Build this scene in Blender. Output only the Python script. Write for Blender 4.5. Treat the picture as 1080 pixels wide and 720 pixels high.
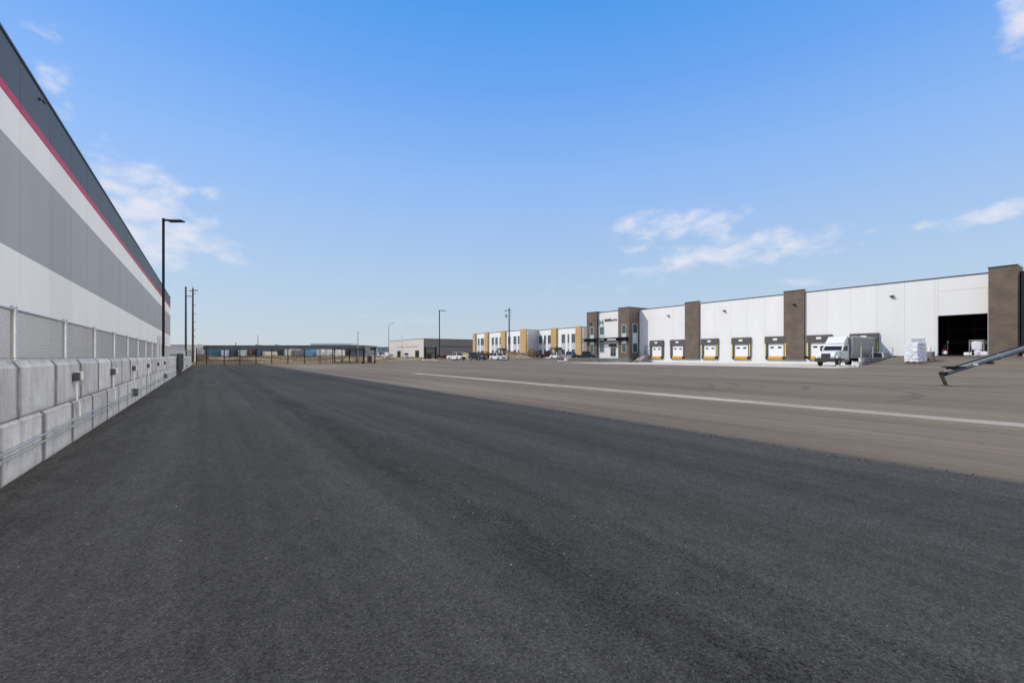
import bpy, bmesh, math, random
from mathutils import Vector, Matrix, noise
random.seed(7)
R = math.radians
for o in list(bpy.data.objects): bpy.data.objects.remove(o)
S = bpy.context.scene
COL = S.collection

# ------------------------------------------------------------------ camera, sky, sun, exposure
EYE = 1.35
FPX = 470.0
TH = math.atan(322/FPX)                    # the view is turned this much from the yard's long axis (+Y)
CT, ST = math.cos(TH), math.sin(TH)
cam = bpy.data.cameras.new('camera'); camo = bpy.data.objects.new('camera', cam); COL.objects.link(camo)
camo.location = (0, 0, EYE); camo.rotation_euler = (R(90), 0, -TH)
cam.sensor_width = 36; cam.lens = 36*FPX/1080; cam.shift_y = 15/1080; cam.clip_end = 6000; cam.clip_start = .05
S.camera = camo
SUN_EL = R(38); SUN_DIR = Vector((-CT*math.cos(SUN_EL), ST*math.cos(SUN_EL), math.sin(SUN_EL)))   # towards the sun
sun = bpy.data.lights.new('sun', 'SUN'); suno = bpy.data.objects.new('sun', sun); COL.objects.link(suno)
sun.energy = 3.0; sun.angle = R(.5); sun.color = (1, .925, .82)
suno.rotation_euler = (-SUN_DIR).to_track_quat('-Z', 'Y').to_euler()
S.view_settings.view_transform = 'Standard'; S.view_settings.look = 'None'
S.view_settings.exposure = 0.1; S.view_settings.gamma = 1
S.render.engine = 'CYCLES'

W = bpy.data.worlds.new('World'); S.world = W; W.use_nodes = True
wn, wl = W.node_tree.nodes, W.node_tree.links
wn.clear()
wout = wn.new('ShaderNodeOutputWorld'); bg = wn.new('ShaderNodeBackground')
bg.inputs['Strength'].default_value = .15
sky = wn.new('ShaderNodeTexSky'); sky.sky_type = 'NISHITA'; sky.sun_disc = False
sky.sun_elevation = SUN_EL; sky.sun_rotation = math.atan2(SUN_DIR.x, SUN_DIR.y)
sky.air_density = 1.0; sky.dust_density = 0.6; sky.ozone_density = 2.2; sky.altitude = 300
def wmath(op, a, b=None, c=None):
    n = wn.new('ShaderNodeMath'); n.operation = op
    for i, v in enumerate((a, b, c)):
        if v is None: continue
        if isinstance(v, (int, float)): n.inputs[i].default_value = v
        else: wl.new(v, n.inputs[i])
    return n.outputs[0]
tc = wn.new('ShaderNodeTexCoord')
sep = wn.new('ShaderNodeSeparateXYZ'); wl.new(tc.outputs['Generated'], sep.inputs[0])
az = wmath('ARCTAN2', sep.outputs['X'], sep.outputs['Y'])
el = wmath('ARCSINE', sep.outputs['Z'])
cv = wn.new('ShaderNodeCombineXYZ'); wl.new(az, cv.inputs[0]); wl.new(el, cv.inputs[1])
def wnoise(sx, sy, detail, dist=0.0):
    mp = wn.new('ShaderNodeMapping'); mp.inputs['Scale'].default_value = (sx, sy, 1); wl.new(cv.outputs[0], mp.inputs['Vector'])
    n = wn.new('ShaderNodeTexNoise'); n.inputs['Scale'].default_value = 1; n.inputs['Detail'].default_value = detail
    n.inputs['Roughness'].default_value = .55; n.inputs['Distortion'].default_value = dist
    wl.new(mp.outputs[0], n.inputs['Vector']); return n.outputs['Fac']
fb = wnoise(17, 32, 10, .2)
# cloud banks by compass bearing / elevation:  (bearing deg, elevation deg, half-width deg, half-height deg, density)
CLOUDS = []
def cloud(px, py, wpx, hpx, k):
    u = (px-540)/FPX; v = (375-py)/FPX
    a = math.degrees(math.atan(u)); e = math.degrees(math.atan(v*math.cos(R(a))))
    f = math.cos(R(a))**2
    CLOUDS.append((math.degrees(TH)+a, e, math.degrees(wpx/FPX)*f, math.degrees(hpx/FPX)*math.cos(R(a)), k))
cloud(158, 236, 56, 46, .98); cloud(122, 205, 34, 34, .85); cloud(205, 262, 52, 17, .72); cloud(112, 170, 14, 18, .6); cloud(60, 95, 22, 22, .55); cloud(45, 35, 26, 14, .42)
cloud(222, 204, 16, 9, .5); cloud(185, 191, 18, 8, .45); cloud(240, 262, 20, 12, .5)
cloud(710, 237, 66, 13, .85); cloud(790, 263, 84, 15, .85); cloud(702, 282, 40, 12, .75); cloud(680, 262, 24, 9, .55)
cloud(972, 241, 34, 9, .55); cloud(1052, 225, 42, 10, .85); cloud(912, 209, 24, 7, .35); cloud(1074, 20, 22, 34, .9); cloud(848, 297, 26, 5, .45)
cloud(920, 246, 26, 5, .4); cloud(420, 335, 60, 8, .3); cloud(610, 300, 60, 9, .3)
mask = None
for (a, e, w_, h_, k) in CLOUDS:
    da = wmath('DIVIDE', wmath('SUBTRACT', az, R(a)), R(w_))
    de = wmath('DIVIDE', wmath('SUBTRACT', el, R(e)), R(h_))
    d2 = wmath('ADD', wmath('MULTIPLY', da, da), wmath('MULTIPLY', de, de))
    m = wmath('MULTIPLY', wmath('MAXIMUM', wmath('SUBTRACT', 1.0, wmath('MULTIPLY', d2, .36)), 0.0), k)
    mask = m if mask is None else wmath('MAXIMUM', mask, m)
dens = wmath('ADD', wmath('MULTIPLY', mask, .62), wmath('MULTIPLY', wmath('SUBTRACT', fb, .5), 1.35))
mr = wn.new('ShaderNodeMapRange'); mr.interpolation_type = 'SMOOTHSTEP'
mr.inputs['From Min'].default_value = .17; mr.inputs['From Max'].default_value = .80
mr.inputs['To Min'].default_value = 0; mr.inputs['To Max'].default_value = .9
wl.new(dens, mr.inputs['Value'])
cmul = wmath('MULTIPLY', mr.outputs[0], wmath('MINIMUM', wmath('MULTIPLY', mask, 3.0), 1.0))
# the clear air above the prairie: Nishita sky leaned towards an even gradient (the photograph's sky hardly brightens sideways)
rmp = wn.new('ShaderNodeValToRGB'); wl.new(wmath('DIVIDE', el, math.pi/2), rmp.inputs['Fac'])
STOPS = [(0, (2.78, 3.2, 3.6)), (3.3, (2.66, 3.2, 3.76)), (9.1, (2.38, 3.2, 4.24)), (20.4, (1.60, 2.76, 4.99)), (30.3, (.84, 2.14, 4.95)), (38, (.42, 1.84, 4.72)), (62, (.35, 1.4, 4.0))]
er = rmp.color_ramp.elements
while len(er) < len(STOPS): er.new(.5)
for e_, (d_, c_) in zip(er, STOPS): e_.position = d_/90
for e_, (d_, c_) in zip(er, STOPS): e_.color = (*[v_/10 for v_ in c_], 1)
sc10 = wn.new('ShaderNodeVectorMath'); sc10.operation = 'SCALE'; sc10.inputs['Scale'].default_value = 11.7; wl.new(rmp.outputs['Color'], sc10.inputs[0])
tint = wn.new('ShaderNodeMix'); tint.data_type = 'RGBA'; tint.inputs['Factor'].default_value = .88
wl.new(sky.outputs[0], tint.inputs[6]); wl.new(sc10.outputs[0], tint.inputs[7])
mx = wn.new('ShaderNodeMix'); mx.data_type = 'RGBA'
# unseen broken cloud behind and above the view, added as fill to lift shade
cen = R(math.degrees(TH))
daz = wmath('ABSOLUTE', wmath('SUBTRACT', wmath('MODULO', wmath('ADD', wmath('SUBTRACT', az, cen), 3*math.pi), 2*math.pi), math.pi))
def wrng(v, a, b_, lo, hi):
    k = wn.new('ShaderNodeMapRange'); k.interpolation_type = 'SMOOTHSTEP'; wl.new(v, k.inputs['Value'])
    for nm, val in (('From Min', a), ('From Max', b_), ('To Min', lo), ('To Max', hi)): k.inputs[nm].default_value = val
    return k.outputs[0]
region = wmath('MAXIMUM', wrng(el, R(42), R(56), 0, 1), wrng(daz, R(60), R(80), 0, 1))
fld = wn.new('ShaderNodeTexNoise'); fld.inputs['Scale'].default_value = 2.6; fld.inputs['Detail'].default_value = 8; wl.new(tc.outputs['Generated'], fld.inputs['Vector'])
fill_cloud = wmath('MULTIPLY', wmath('MULTIPLY', region, wrng(sep.outputs['X'], .0, .45, .12, 1)), wrng(fld.outputs['Fac'], .36, .56, 0, 1))
FILL_MIX = wn.new('ShaderNodeMix'); FILL_MIX.data_type = 'RGBA'; wl.new(fill_cloud, FILL_MIX.inputs['Factor']); FILL_MIX.inputs[7].default_value = (20.8, 18.6, 15.4, 1)
wl.new(cmul, mx.inputs['Factor']); wl.new(tint.outputs[2], FILL_MIX.inputs[6]); wl.new(FILL_MIX.outputs[2], mx.inputs[6]); mx.inputs[7].default_value = (4.9, 5.0, 5.6, 1)
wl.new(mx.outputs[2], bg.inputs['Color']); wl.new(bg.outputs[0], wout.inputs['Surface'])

# ------------------------------------------------------------------ materials
def mat(name, col, rough=.7, var=.12, scale=3.0, bump=0.0, bscale=30.0, metal=0.0, stretch=(1, 1, 1), spec=.5, coat=0.0, var2=0.0, scale2=40.0, rand=0.0, panel=None):
    m = bpy.data.materials.new(name); m.use_nodes = True
    nt = m.node_tree; n = nt.nodes; l = nt.links
    p = n['Principled BSDF']; p.inputs['Roughness'].default_value = rough; p.inputs['Metallic'].default_value = metal
    p.inputs['Specular IOR Level'].default_value = spec; p.inputs['Coat Weight'].default_value = coat
    t = n.new('ShaderNodeTexCoord'); mp = n.new('ShaderNodeMapping'); mp.inputs['Scale'].default_value = stretch
    l.new(t.outputs['Object'], mp.inputs['Vector'])
    nz = n.new('ShaderNodeTexNoise'); nz.inputs['Scale'].default_value = scale; nz.inputs['Detail'].default_value = 6
    l.new(mp.outputs[0], nz.inputs['Vector'])
    r = n.new('ShaderNodeValToRGB')
    r.color_ramp.elements[0].position = .3; r.color_ramp.elements[1].position = .7
    r.color_ramp.elements[0].color = (*[c*(1-var) for c in col], 1)
    r.color_ramp.elements[1].color = (*[min(1, c*(1+var)) for c in col], 1)
    l.new(nz.outputs['Fac'], r.inputs['Fac'])
    out = r.outputs['Color']
    def mulby(fac_socket, lo, hi, src):
        q = n.new('ShaderNodeMapRange'); l.new(fac_socket, q.inputs['Value'])
        q.inputs['From Min'].default_value = .25; q.inputs['From Max'].default_value = .75
        q.inputs['To Min'].default_value = lo; q.inputs['To Max'].default_value = hi
        x = n.new('ShaderNodeMix'); x.data_type = 'RGBA'; x.blend_type = 'MULTIPLY'; x.inputs['Factor'].default_value = 1
        l.new(src, x.inputs[6]); l.new(q.outputs[0], x.inputs[7]); return x.outputs[2]
    if var2:
        nz2 = n.new('ShaderNodeTexNoise'); nz2.inputs['Scale'].default_value = scale2; nz2.inputs['Detail'].default_value = 3
        l.new(t.outputs['Object'], nz2.inputs['Vector'])
        out = mulby(nz2.outputs['Fac'], 1-var2, 1+var2, out)
    if panel:
        sp = n.new('ShaderNodeSeparateXYZ'); l.new(t.outputs['Object'], sp.inputs[0])
        ma = n.new('ShaderNodeMath'); ma.operation = 'SUBTRACT'; ma.inputs[1].default_value = panel[0]; l.new(sp.outputs['Y'], ma.inputs[0])
        md = n.new('ShaderNodeMath'); md.operation = 'DIVIDE'; md.inputs[1].default_value = panel[1]; l.new(ma.outputs[0], md.inputs[0])
        mf = n.new('ShaderNodeMath'); mf.operation = 'FLOOR'; l.new(md.outputs[0], mf.inputs[0])
        wn_ = n.new('ShaderNodeTexWhiteNoise'); wn_.noise_dimensions = '1D'; l.new(mf.outputs[0], wn_.inputs['W'])
        q = n.new('ShaderNodeMapRange'); l.new(wn_.outputs['Value'], q.inputs['Value']); q.inputs['To Min'].default_value = 1-panel[2]; q.inputs['To Max'].default_value = 1+panel[2]
        x = n.new('ShaderNodeMix'); x.data_type = 'RGBA'; x.blend_type = 'MULTIPLY'; x.inputs['Factor'].default_value = 1
        l.new(out, x.inputs[6]); l.new(q.outputs[0], x.inputs[7]); out = x.outputs[2]
    if rand:
        oi = n.new('ShaderNodeObjectInfo')
        q = n.new('ShaderNodeMapRange'); l.new(oi.outputs['Random'], q.inputs['Value'])
        q.inputs['To Min'].default_value = 1-rand; q.inputs['To Max'].default_value = 1+rand
        x = n.new('ShaderNodeMix'); x.data_type = 'RGBA'; x.blend_type = 'MULTIPLY'; x.inputs['Factor'].default_value = 1
        l.new(out, x.inputs[6]); l.new(q.outputs[0], x.inputs[7]); out = x.outputs[2]
    l.new(out, p.inputs['Base Color'])
    if bump:
        b = n.new('ShaderNodeTexNoise'); b.inputs['Scale'].default_value = bscale; b.inputs['Detail'].default_value = 4
        l.new(t.outputs['Object'], b.inputs['Vector'])
        bn = n.new('ShaderNodeBump'); bn.inputs['Strength'].default_value = bump; bn.inputs['Distance'].default_value = .02
        l.new(b.outputs['Fac'], bn.inputs['Height']); l.new(bn.outputs[0], p.inputs['Normal'])
    return m

class NT:
    """small helper to write node maths for the paving materials"""
    def __init__(s, name, rough):
        s.m = bpy.data.materials.new(name); s.m.use_nodes = True
        s.n = s.m.node_tree.nodes; s.l = s.m.node_tree.links; s.p = s.n['Principled BSDF']; s.p.inputs['Roughness'].default_value = rough
        g = s.n.new('ShaderNodeTexCoord'); s.pos = g.outputs['Object']
        q = s.n.new('ShaderNodeSeparateXYZ'); s.l.new(s.pos, q.inputs[0]); s.x, s.y, s.z = q.outputs
    def math(s, op, a, b=None, c=None, clamp=False):
        k = s.n.new('ShaderNodeMath'); k.operation = op; k.use_clamp = clamp
        for i, v in enumerate((a, b, c)):
            if v is None: continue
            if isinstance(v, (int, float)): k.inputs[i].default_value = v
            else: s.l.new(v, k.inputs[i])
        return k.outputs[0]
    def noise(s, scale, stretch=(1, 1, 1), detail=5, dist=0.0, rough=.55):
        mp = s.n.new('ShaderNodeMapping'); mp.inputs['Scale'].default_value = stretch; s.l.new(s.pos, mp.inputs['Vector'])
        k = s.n.new('ShaderNodeTexNoise'); k.inputs['Scale'].default_value = scale; k.inputs['Detail'].default_value = detail
        k.inputs['Distortion'].default_value = dist; k.inputs['Roughness'].default_value = rough
        s.l.new(mp.outputs[0], k.inputs['Vector']); return k.outputs['Fac']
    def rng(s, v, a, b, lo, hi, smooth=True):
        k = s.n.new('ShaderNodeMapRange'); k.interpolation_type = 'SMOOTHSTEP' if smooth else 'LINEAR'
        s.l.new(v, k.inputs['Value'])
        for nm, val in (('From Min', a), ('From Max', b), ('To Min', lo), ('To Max', hi)): k.inputs[nm].default_value = val
        return k.outputs[0]
    def mixc(s, f, a, b, mode='MIX'):
        k = s.n.new('ShaderNodeMix'); k.data_type = 'RGBA'; k.blend_type = mode
        if isinstance(f, (int, float)): k.inputs['Factor'].default_value = f
        else: s.l.new(f, k.inputs['Factor'])
        for i, v in ((6, a), (7, b)):
            if isinstance(v, tuple): k.inputs[i].default_value = (*v, 1)
            else: s.l.new(v, k.inputs[i])
        return k.outputs[2]
    def band(s, v, c, w, soft):        # 1 inside |v-c|<w
        return s.rng(s.math('ABSOLUTE', s.math('SUBTRACT', v, c)), w-soft, w+soft, 1, 0)
    def bump(s, h, strength, dist=.01):
        b = s.n.new('ShaderNodeBump'); b.inputs['Strength'].default_value = strength; b.inputs['Distance'].default_value = dist
        s.l.new(h, b.inputs['Height']); s.l.new(b.outputs[0], s.p.inputs['Normal'])

def asphalt_mat():
    t = NT('fresh_asphalt', .82)
    fine = t.noise(95, detail=3); mid = t.noise(28, detail=4); patch = t.noise(.55, (1, .35, 1), 5, .4); big = t.noise(.16, (1.2, .3, 1), 4)
    streak = t.noise(1.3, (1, .035, 1), 4)
    wob = t.math('MULTIPLY', t.math('SUBTRACT', t.noise(.4, (1, .3, 1), 4), .5), .3)
    xx = t.math('ADD', t.x, wob)
    seam = t.math('MAXIMUM', t.math('MULTIPLY', t.band(xx, 1.92, .24, .32), 1.0), t.math('MULTIPLY', t.band(xx, 2.62, .10, .14), .75))
    seam = t.math('MAXIMUM', seam, t.math('MULTIPLY', t.band(xx, 5.9, .3, .35), .45))
    seam = t.math('MAXIMUM', seam, t.math('MULTIPLY', t.rng(xx, -1.75, -.2, 1, 0), 1.0))
    seam = t.math('MULTIPLY', seam, t.rng(t.noise(3.2, (1, .3, 1), 7, rough=.7), .36, .60, .3, 1))
    g1 = t.noise(58, detail=6, rough=.78); g2 = t.noise(150, detail=3, rough=.7); g3 = t.noise(7, (1, .5, 1), 4)
    va = t.n.new('ShaderNodeTexVoronoi'); va.inputs['Scale'].default_value = 115; t.l.new(t.pos, va.inputs['Vector'])
    c = t.mixc(t.rng(g1, .36, .64, 0, 1, False), (.056, .0535, .0475), (.132, .127, .113))
    c = t.mixc(1.0, c, t.rng(g3, .3, .7, .92, 1.08), 'MULTIPLY')
    c = t.mixc(1.0, c, t.rng(g2, .3, .7, .82, 1.18), 'MULTIPLY')
    sp = t.n.new('ShaderNodeSeparateColor'); t.l.new(va.outputs['Color'], sp.inputs[0])
    c = t.mixc(1.0, c, t.rng(sp.outputs[0], .1, .9, .80, 1.22), 'MULTIPLY')
    c = t.mixc(t.math('MULTIPLY', t.rng(sp.outputs[1], .955, .975, 0, .8), t.rng(va.outputs['Distance'], .2, .5, 1, 0)), c, (.36, .345, .32))
    c = t.mixc(1.0, c, t.rng(patch, .3, .7, .92, 1.07), 'MULTIPLY')
    c = t.mixc(1.0, c, t.rng(big, .3, .7, .91, 1.09), 'MULTIPLY')
    c = t.mixc(1.0, c, t.rng(streak, .3, .7, .86, 1.12), 'MULTIPLY')
    c = t.mixc(1.0, c, t.rng(t.noise(4.5, (1, .012, 1), 4), .3, .7, .92, 1.07), 'MULTIPLY')
    pit = t.noise(46, detail=3, rough=.7)
    c = t.mixc(t.rng(t.math('ADD', pit, t.math('MULTIPLY', seam, .085)), .61, .69, 0, .78), c, (.020, .020, .019))
    c = t.mixc(1.0, c, t.rng(seam, 0, 1, 1.0, .78), 'MULTIPLY')
    # pale chips of stone in the mix
    v = t.n.new('ShaderNodeTexVoronoi'); v.inputs['Scale'].default_value = 34; t.l.new(t.pos, v.inputs['Vector'])
    chipm = t.math('MULTIPLY', t.rng(v.outputs['Distance'], .06, .15, 1, 0), t.rng(t.noise(23, detail=1), .60, .68, 0, 1))
    c = t.mixc(t.math('MULTIPLY', chipm, t.rng(seam, 0, 1, .55, .9)), c, (.26, .25, .24))
    t.l.new(c, t.p.inputs['Base Color'])
    h = t.math('ADD', t.math('MULTIPLY', g1, t.rng(seam, 0, 1, .7, 1.7)), t.math('MULTIPLY', mid, .6))
    t.bump(h, .7, .006)
    t.p.inputs['Specular IOR Level'].default_value = .05; t.p.inputs['Roughness'].default_value = .95
    return t.m

def yard_mat():
    t = NT('worn_yard_asphalt', .86)
    fine = t.noise(60, detail=3); mid = t.noise(6, (1, .5, 1), 4); big = t.noise(.09, (1.3, .45, 1), 5, .3)
    st1 = t.noise(.9, (1, .03, 1), 5); st2 = t.noise(2.6, (1, .02, 1), 4)
    c = t.mixc(t.rng(fine, .3, .7, 0, 1), (.117, .095, .071), (.160, .131, .100))
    c = t.mixc(1.0, c, t.rng(st1, .28, .72, .80, 1.17), 'MULTIPLY')
    c = t.mixc(1.0, c, t.rng(st2, .3, .7, .86, 1.12), 'MULTIPLY')
    c = t.mixc(1.0, c, t.rng(big, .3, .7, .85, 1.14), 'MULTIPLY')
    c = t.mixc(1.0, c, t.rng(mid, .3, .7, .95, 1.05), 'MULTIPLY')
    # tyre marks: arcs swept by trucks backing to the docks, and straight runs
    wob = t.math('MULTIPLY', t.math('SUBTRACT', t.noise(.35, detail=2), .5), .7)
    marks = None
    arcs = [(16.3, 14.6, 4.0), (16.9, 15.6, 5.6), (17.4, 13.5, 4.4), (18.6, 13.0, 5.0), (17.9, 14.0, 6.3), (19.0, 10.4, 5.6), (17.8, 12.0, 7.6), (28, 30, 6.0), (36, 30, 7.0), (34, 22, 6.5), (44, 34, 9.0), (12, 23, 6.0)]
    for (cx, cy, rr) in arcs:
        dx = t.math('SUBTRACT', t.x, cx); dy = t.math('SUBTRACT', t.y, cy)
        d = t.math('ADD', t.math('SQRT', t.math('ADD', t.math('MULTIPLY', dx, dx), t.math('MULTIPLY', dy, dy))), wob)
        side = t.math('SUBTRACT', t.math('MULTIPLY', dx, CT), t.math('MULTIPLY', dy, ST))
        ring = t.math('MULTIPLY', t.band(d, rr, .09, .12), t.rng(side, .1*rr, .6*rr, 0, 1))
        marks = ring if marks is None else t.math('MAXIMUM', marks, ring)
    for lx, w_ in ((16.2, .22), (18.1, .22), (24.5, .5), (27.0, .35), (31.0, .6), (38.0, .5)):
        marks = t.math('MAXIMUM', marks, t.math('MULTIPLY', t.band(t.math('ADD', t.x, t.math('MULTIPLY', wob, 1.6)), lx, w_, .25), .55))
    marks = t.math('MULTIPLY', marks, t.rng(t.noise(.25, (1, .6, 1), 4), .3, .55, .25, 1))
    c = t.mixc(1.0, c, t.rng(marks, 0, 1, 1.0, .66), 'MULTIPLY')
    v = t.n.new('ShaderNodeTexVoronoi'); v.inputs['Scale'].default_value = 14; t.l.new(t.pos, v.inputs['Vector'])
    chipm = t.math('MULTIPLY', t.rng(v.outputs['Distance'], .06, .13, 1, 0), t.rng(t.noise(3, detail=1), .62, .7, 0, .7))
    c = t.mixc(chipm, c, (.42, .39, .34))
    t.l.new(c, t.p.inputs['Base Color'])
    t.bump(fine, .4, .01); t.p.inputs['Specular IOR Level'].default_value = .25
    return t.m

def gutter_mat():
    t = NT('worn_gutter_concrete', .88)
    a = t.noise(1.2, (1, .4, 1), 6); b = t.noise(14, detail=4); e_ = t.noise(2.2, (1, .5, 1), 6, .3)
    c = t.mixc(t.rng(a, .3, .7, 0, 1), (.26, .235, .20), (.37, .34, .30))
    c = t.mixc(1.0, c, t.rng(b, .3, .7, .9, 1.08), 'MULTIPLY')
    edge = t.math('ADD', t.rng(t.math('ABSOLUTE', t.math('SUBTRACT', t.x, 12.975)), .22, .375, 0, .55), t.math('MULTIPLY', t.math('SUBTRACT', e_, .5), 1.3))
    c = t.mixc(t.rng(edge, .18, .5, 0, .85), c, (.17, .145, .12))
    joint = t.math('ABSOLUTE', t.math('SUBTRACT', t.math('MODULO', t.math('ADD', t.y, 26+305), 3.05), .0))
    t.l.new(c, t.p.inputs['Base Color']); t.bump(b, .4, .01); t.p.inputs['Specular IOR Level'].default_value = .2
    return t.m
def grass_mat():
    t = NT('dry_grass_ground', .95)
    a = t.noise(.25, detail=6); b = t.noise(3, detail=5); d = t.noise(.05, detail=4)
    c = t.mixc(t.rng(a, .3, .7, 0, 1), (.17, .125, .07), (.30, .24, .14))
    c = t.mixc(t.rng(b, .3, .7, 0, .6), c, (.20, .15, .085))
    c = t.mixc(t.rng(d, .45, .7, 0, .5), c, (.12, .12, .055))
    t.l.new(c, t.p.inputs['Base Color']); t.bump(b, .6, .08); t.p.inputs['Specular IOR Level'].default_value = .1
    return t.m

def block_mat():
    t = NT('cast_concrete_block', .88)
    ly = t.y; oi = t.n.new('ShaderNodeObjectInfo')
    off = t.n.new('ShaderNodeCombineXYZ'); t.l.new(t.math('MULTIPLY', oi.outputs['Random'], 57.0), off.inputs[1])
    va = t.n.new('ShaderNodeVectorMath'); va.operation = 'ADD'; t.l.new(t.pos, va.inputs[0]); t.l.new(off.outputs[0], va.inputs[1]); t.pos = va.outputs[0]
    a = t.noise(1.7, detail=6, dist=.4); b = t.noise(14, detail=5); dr = t.noise(5.5, (1, 1, .12), 5); pit = t.noise(40, detail=2); st = t.noise(3.2, (1, 1, .5), 6, .8)
    c = t.mixc(t.rng(a, .3, .7, 0, 1), (.53, .525, .515), (.66, .655, .64))
    c = t.mixc(1.0, c, t.rng(b, .3, .7, .93, 1.06), 'MULTIPLY')
    c = t.mixc(t.rng(dr, .50, .70, 0, .55), c, (.38, .375, .36))
    c = t.mixc(t.rng(st, .54, .72, 0, .75), c, (.30, .295, .28))
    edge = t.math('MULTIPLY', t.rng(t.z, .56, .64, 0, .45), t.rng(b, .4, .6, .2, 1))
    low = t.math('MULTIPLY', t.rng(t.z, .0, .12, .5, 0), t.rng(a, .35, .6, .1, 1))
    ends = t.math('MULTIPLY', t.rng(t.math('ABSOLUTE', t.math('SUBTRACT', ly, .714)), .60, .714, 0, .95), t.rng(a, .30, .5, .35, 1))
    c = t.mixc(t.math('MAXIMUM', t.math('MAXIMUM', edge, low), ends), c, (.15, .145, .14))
    c = t.mixc(t.rng(pit, .68, .74, 0, .5), c, (.16, .16, .155))
    q = t.n.new('ShaderNodeMapRange'); t.l.new(oi.outputs['Random'], q.inputs['Value']); q.inputs['To Min'].default_value = .84; q.inputs['To Max'].default_value = 1.1
    c = t.mixc(1.0, c, q.outputs[0], 'MULTIPLY')
    t.l.new(c, t.p.inputs['Base Color'])
    t.bump(t.math('ADD', t.math('MULTIPLY', b, .5), pit), .35, .012); t.p.inputs['Specular IOR Level'].default_value = .25
    return t.m

def brick_mat():
    t = NT('brown_brick', .88)
    b = t.n.new('ShaderNodeTexBrick'); b.inputs['Scale'].default_value = 1; b.inputs['Brick Width'].default_value = .6; b.inputs['Row Height'].default_value = .2
    b.inputs['Mortar Size'].default_value = .012; b.inputs['Color1'].default_value = (.150, .115, .085, 1); b.inputs['Color2'].default_value = (.125, .095, .070, 1); b.inputs['Mortar'].default_value = (.10, .085, .07, 1)
    cb = t.n.new('ShaderNodeCombineXYZ'); t.l.new(t.math('ADD', t.x, t.y), cb.inputs[0]); t.l.new(t.z, cb.inputs[1]); t.l.new(cb.outputs[0], b.inputs['Vector'])
    c = t.mixc(1.0, b.outputs['Color'], t.rng(t.noise(.8, detail=6), .3, .7, .85, 1.15), 'MULTIPLY')
    t.l.new(c, t.p.inputs['Base Color']); return t.m

def glass_mat(name, col, rough=.06):
    return mat(name, col, rough, .1, 1.2, spec=.8)

M = {}
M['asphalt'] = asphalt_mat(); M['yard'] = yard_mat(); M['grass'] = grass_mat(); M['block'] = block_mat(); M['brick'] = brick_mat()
M['apron'] = mat('broom_finished_concrete', (.44, .41, .37), .85, .12, .5, .2, 60, var2=.06)
M['gutter'] = gutter_mat()
M['kerb'] = mat('kerb_concrete', (.62, .60, .56), .85, .10, 2)
M['white_panel'] = mat('white_painted_panel', (.705, .70, .675), .6, .03, .6, .05, 25, stretch=(1, 1, .25), panel=(16.5, 3, .02))
M['shade_white'] = mat('white_band_paint', (.79, .79, .785), .6, .03, .5, .05, 25, stretch=(1, 1, .25), panel=(12.1, 3.66, .035))
M['shade_grey'] = mat('grey_band_paint', (.345, .35, .36), .6, .05, .5, .05, 25, stretch=(1, 1, .25), panel=(12.1, 3.66, .035))
M['shade_dark'] = mat('slate_band_paint', (.070, .082, .094), .55, .07, .5, .05, 25, stretch=(1, 1, .25), panel=(12.1, 3.66, .035))
M['red'] = mat('red_stripe_paint', (.46, .022, .065), .5, .05, .8)
M['flash'] = mat('dark_roof_flashing', (.03, .033, .037), .45, .1, 2)
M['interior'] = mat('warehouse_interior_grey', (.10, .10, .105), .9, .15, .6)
M['floor'] = mat('warehouse_floor_concrete', (.25, .245, .235), .7, .15, .6)
M['dark_rubber'] = mat('charcoal_shelter_fabric', (.085, .078, .073), .8, .12, 4)
M['black'] = mat('black_rubber', (.014, .014, .015), .7, .2, 10)
M['black_metal'] = mat('black_powder_coat', (.011, .012, .013), .55, .15, 6, spec=.2)
M['dock_yellow'] = mat('safety_yellow_orange', (.62, .30, .015), .55, .12, 4)
M['pale_yellow'] = mat('pale_yellow_guard', (.64, .52, .08), .6, .12, 4)
M['door_white'] = mat('white_door_panel', (.78, .78, .77), .5, .03, 2)
M['door_grey'] = mat('grey_steel_door', (.42, .43, .45), .5, .05, 2)
M['glass'] = glass_mat('teal_window_glass', (.018, .045, .052))
M['car_glass'] = mat('dark_car_glass', (.012, .014, .017), .18, .1, 1.2, spec=.3)
M['frame'] = mat('pale_window_frame', (.55, .56, .56), .5, .05, 3)
M['spandrel'] = mat('pale_spandrel_panel', (.50, .53, .56), .4, .06, 2)
M['ochre'] = mat('ochre_cladding', (.49, .315, .13), .7, .08, 1.5)
M['offwhite'] = mat('off_white_cladding', (.78, .78, .77), .65, .04, .8)
M['grey_clad'] = mat('light_grey_cladding', (.45, .45, .47), .7, .05, .8)
M['beige'] = mat('beige_cladding', (.56, .52, .47), .75, .05, .6)
M['slate_clad'] = mat('slate_grey_cladding', (.105, .105, .115), .7, .06, .6)
M['galv'] = mat('galvanised_steel', (.50, .50, .49), .42, .12, 14, metal=.55)
M['pipe_white'] = mat('pale_conduit', (.80, .80, .78), .45, .06, 10)
M['wire'] = mat('galvanised_wire', (.20, .21, .225), .5, .12, 14)
M['box_grey'] = mat('dark_grey_enclosure', (.052, .056, .060), .5, .15, 8)
M['cream'] = mat('cream_plastic', (.86, .85, .82), .5, .05, 8)
M['steel_blue'] = mat('blue_grey_conveyor_paint', (.125, .155, .185), .45, .18, 4, spec=.6, var2=.15, scale2=22)
M['rust'] = mat('rusty_steel', (.085, .052, .036), .85, .3, 12, .3)
M['wood'] = mat('pale_timber', (.42, .30, .17), .8, .2, 6, stretch=(8, 1, 8))
M['pole_wood'] = mat('weathered_pole_timber', (.06, .05, .045), .85, .25, 6, stretch=(6, 6, .5))
M['grey_paint'] = mat('grey_lamp_paint', (.25, .26, .27), .5, .1, 6)
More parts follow.
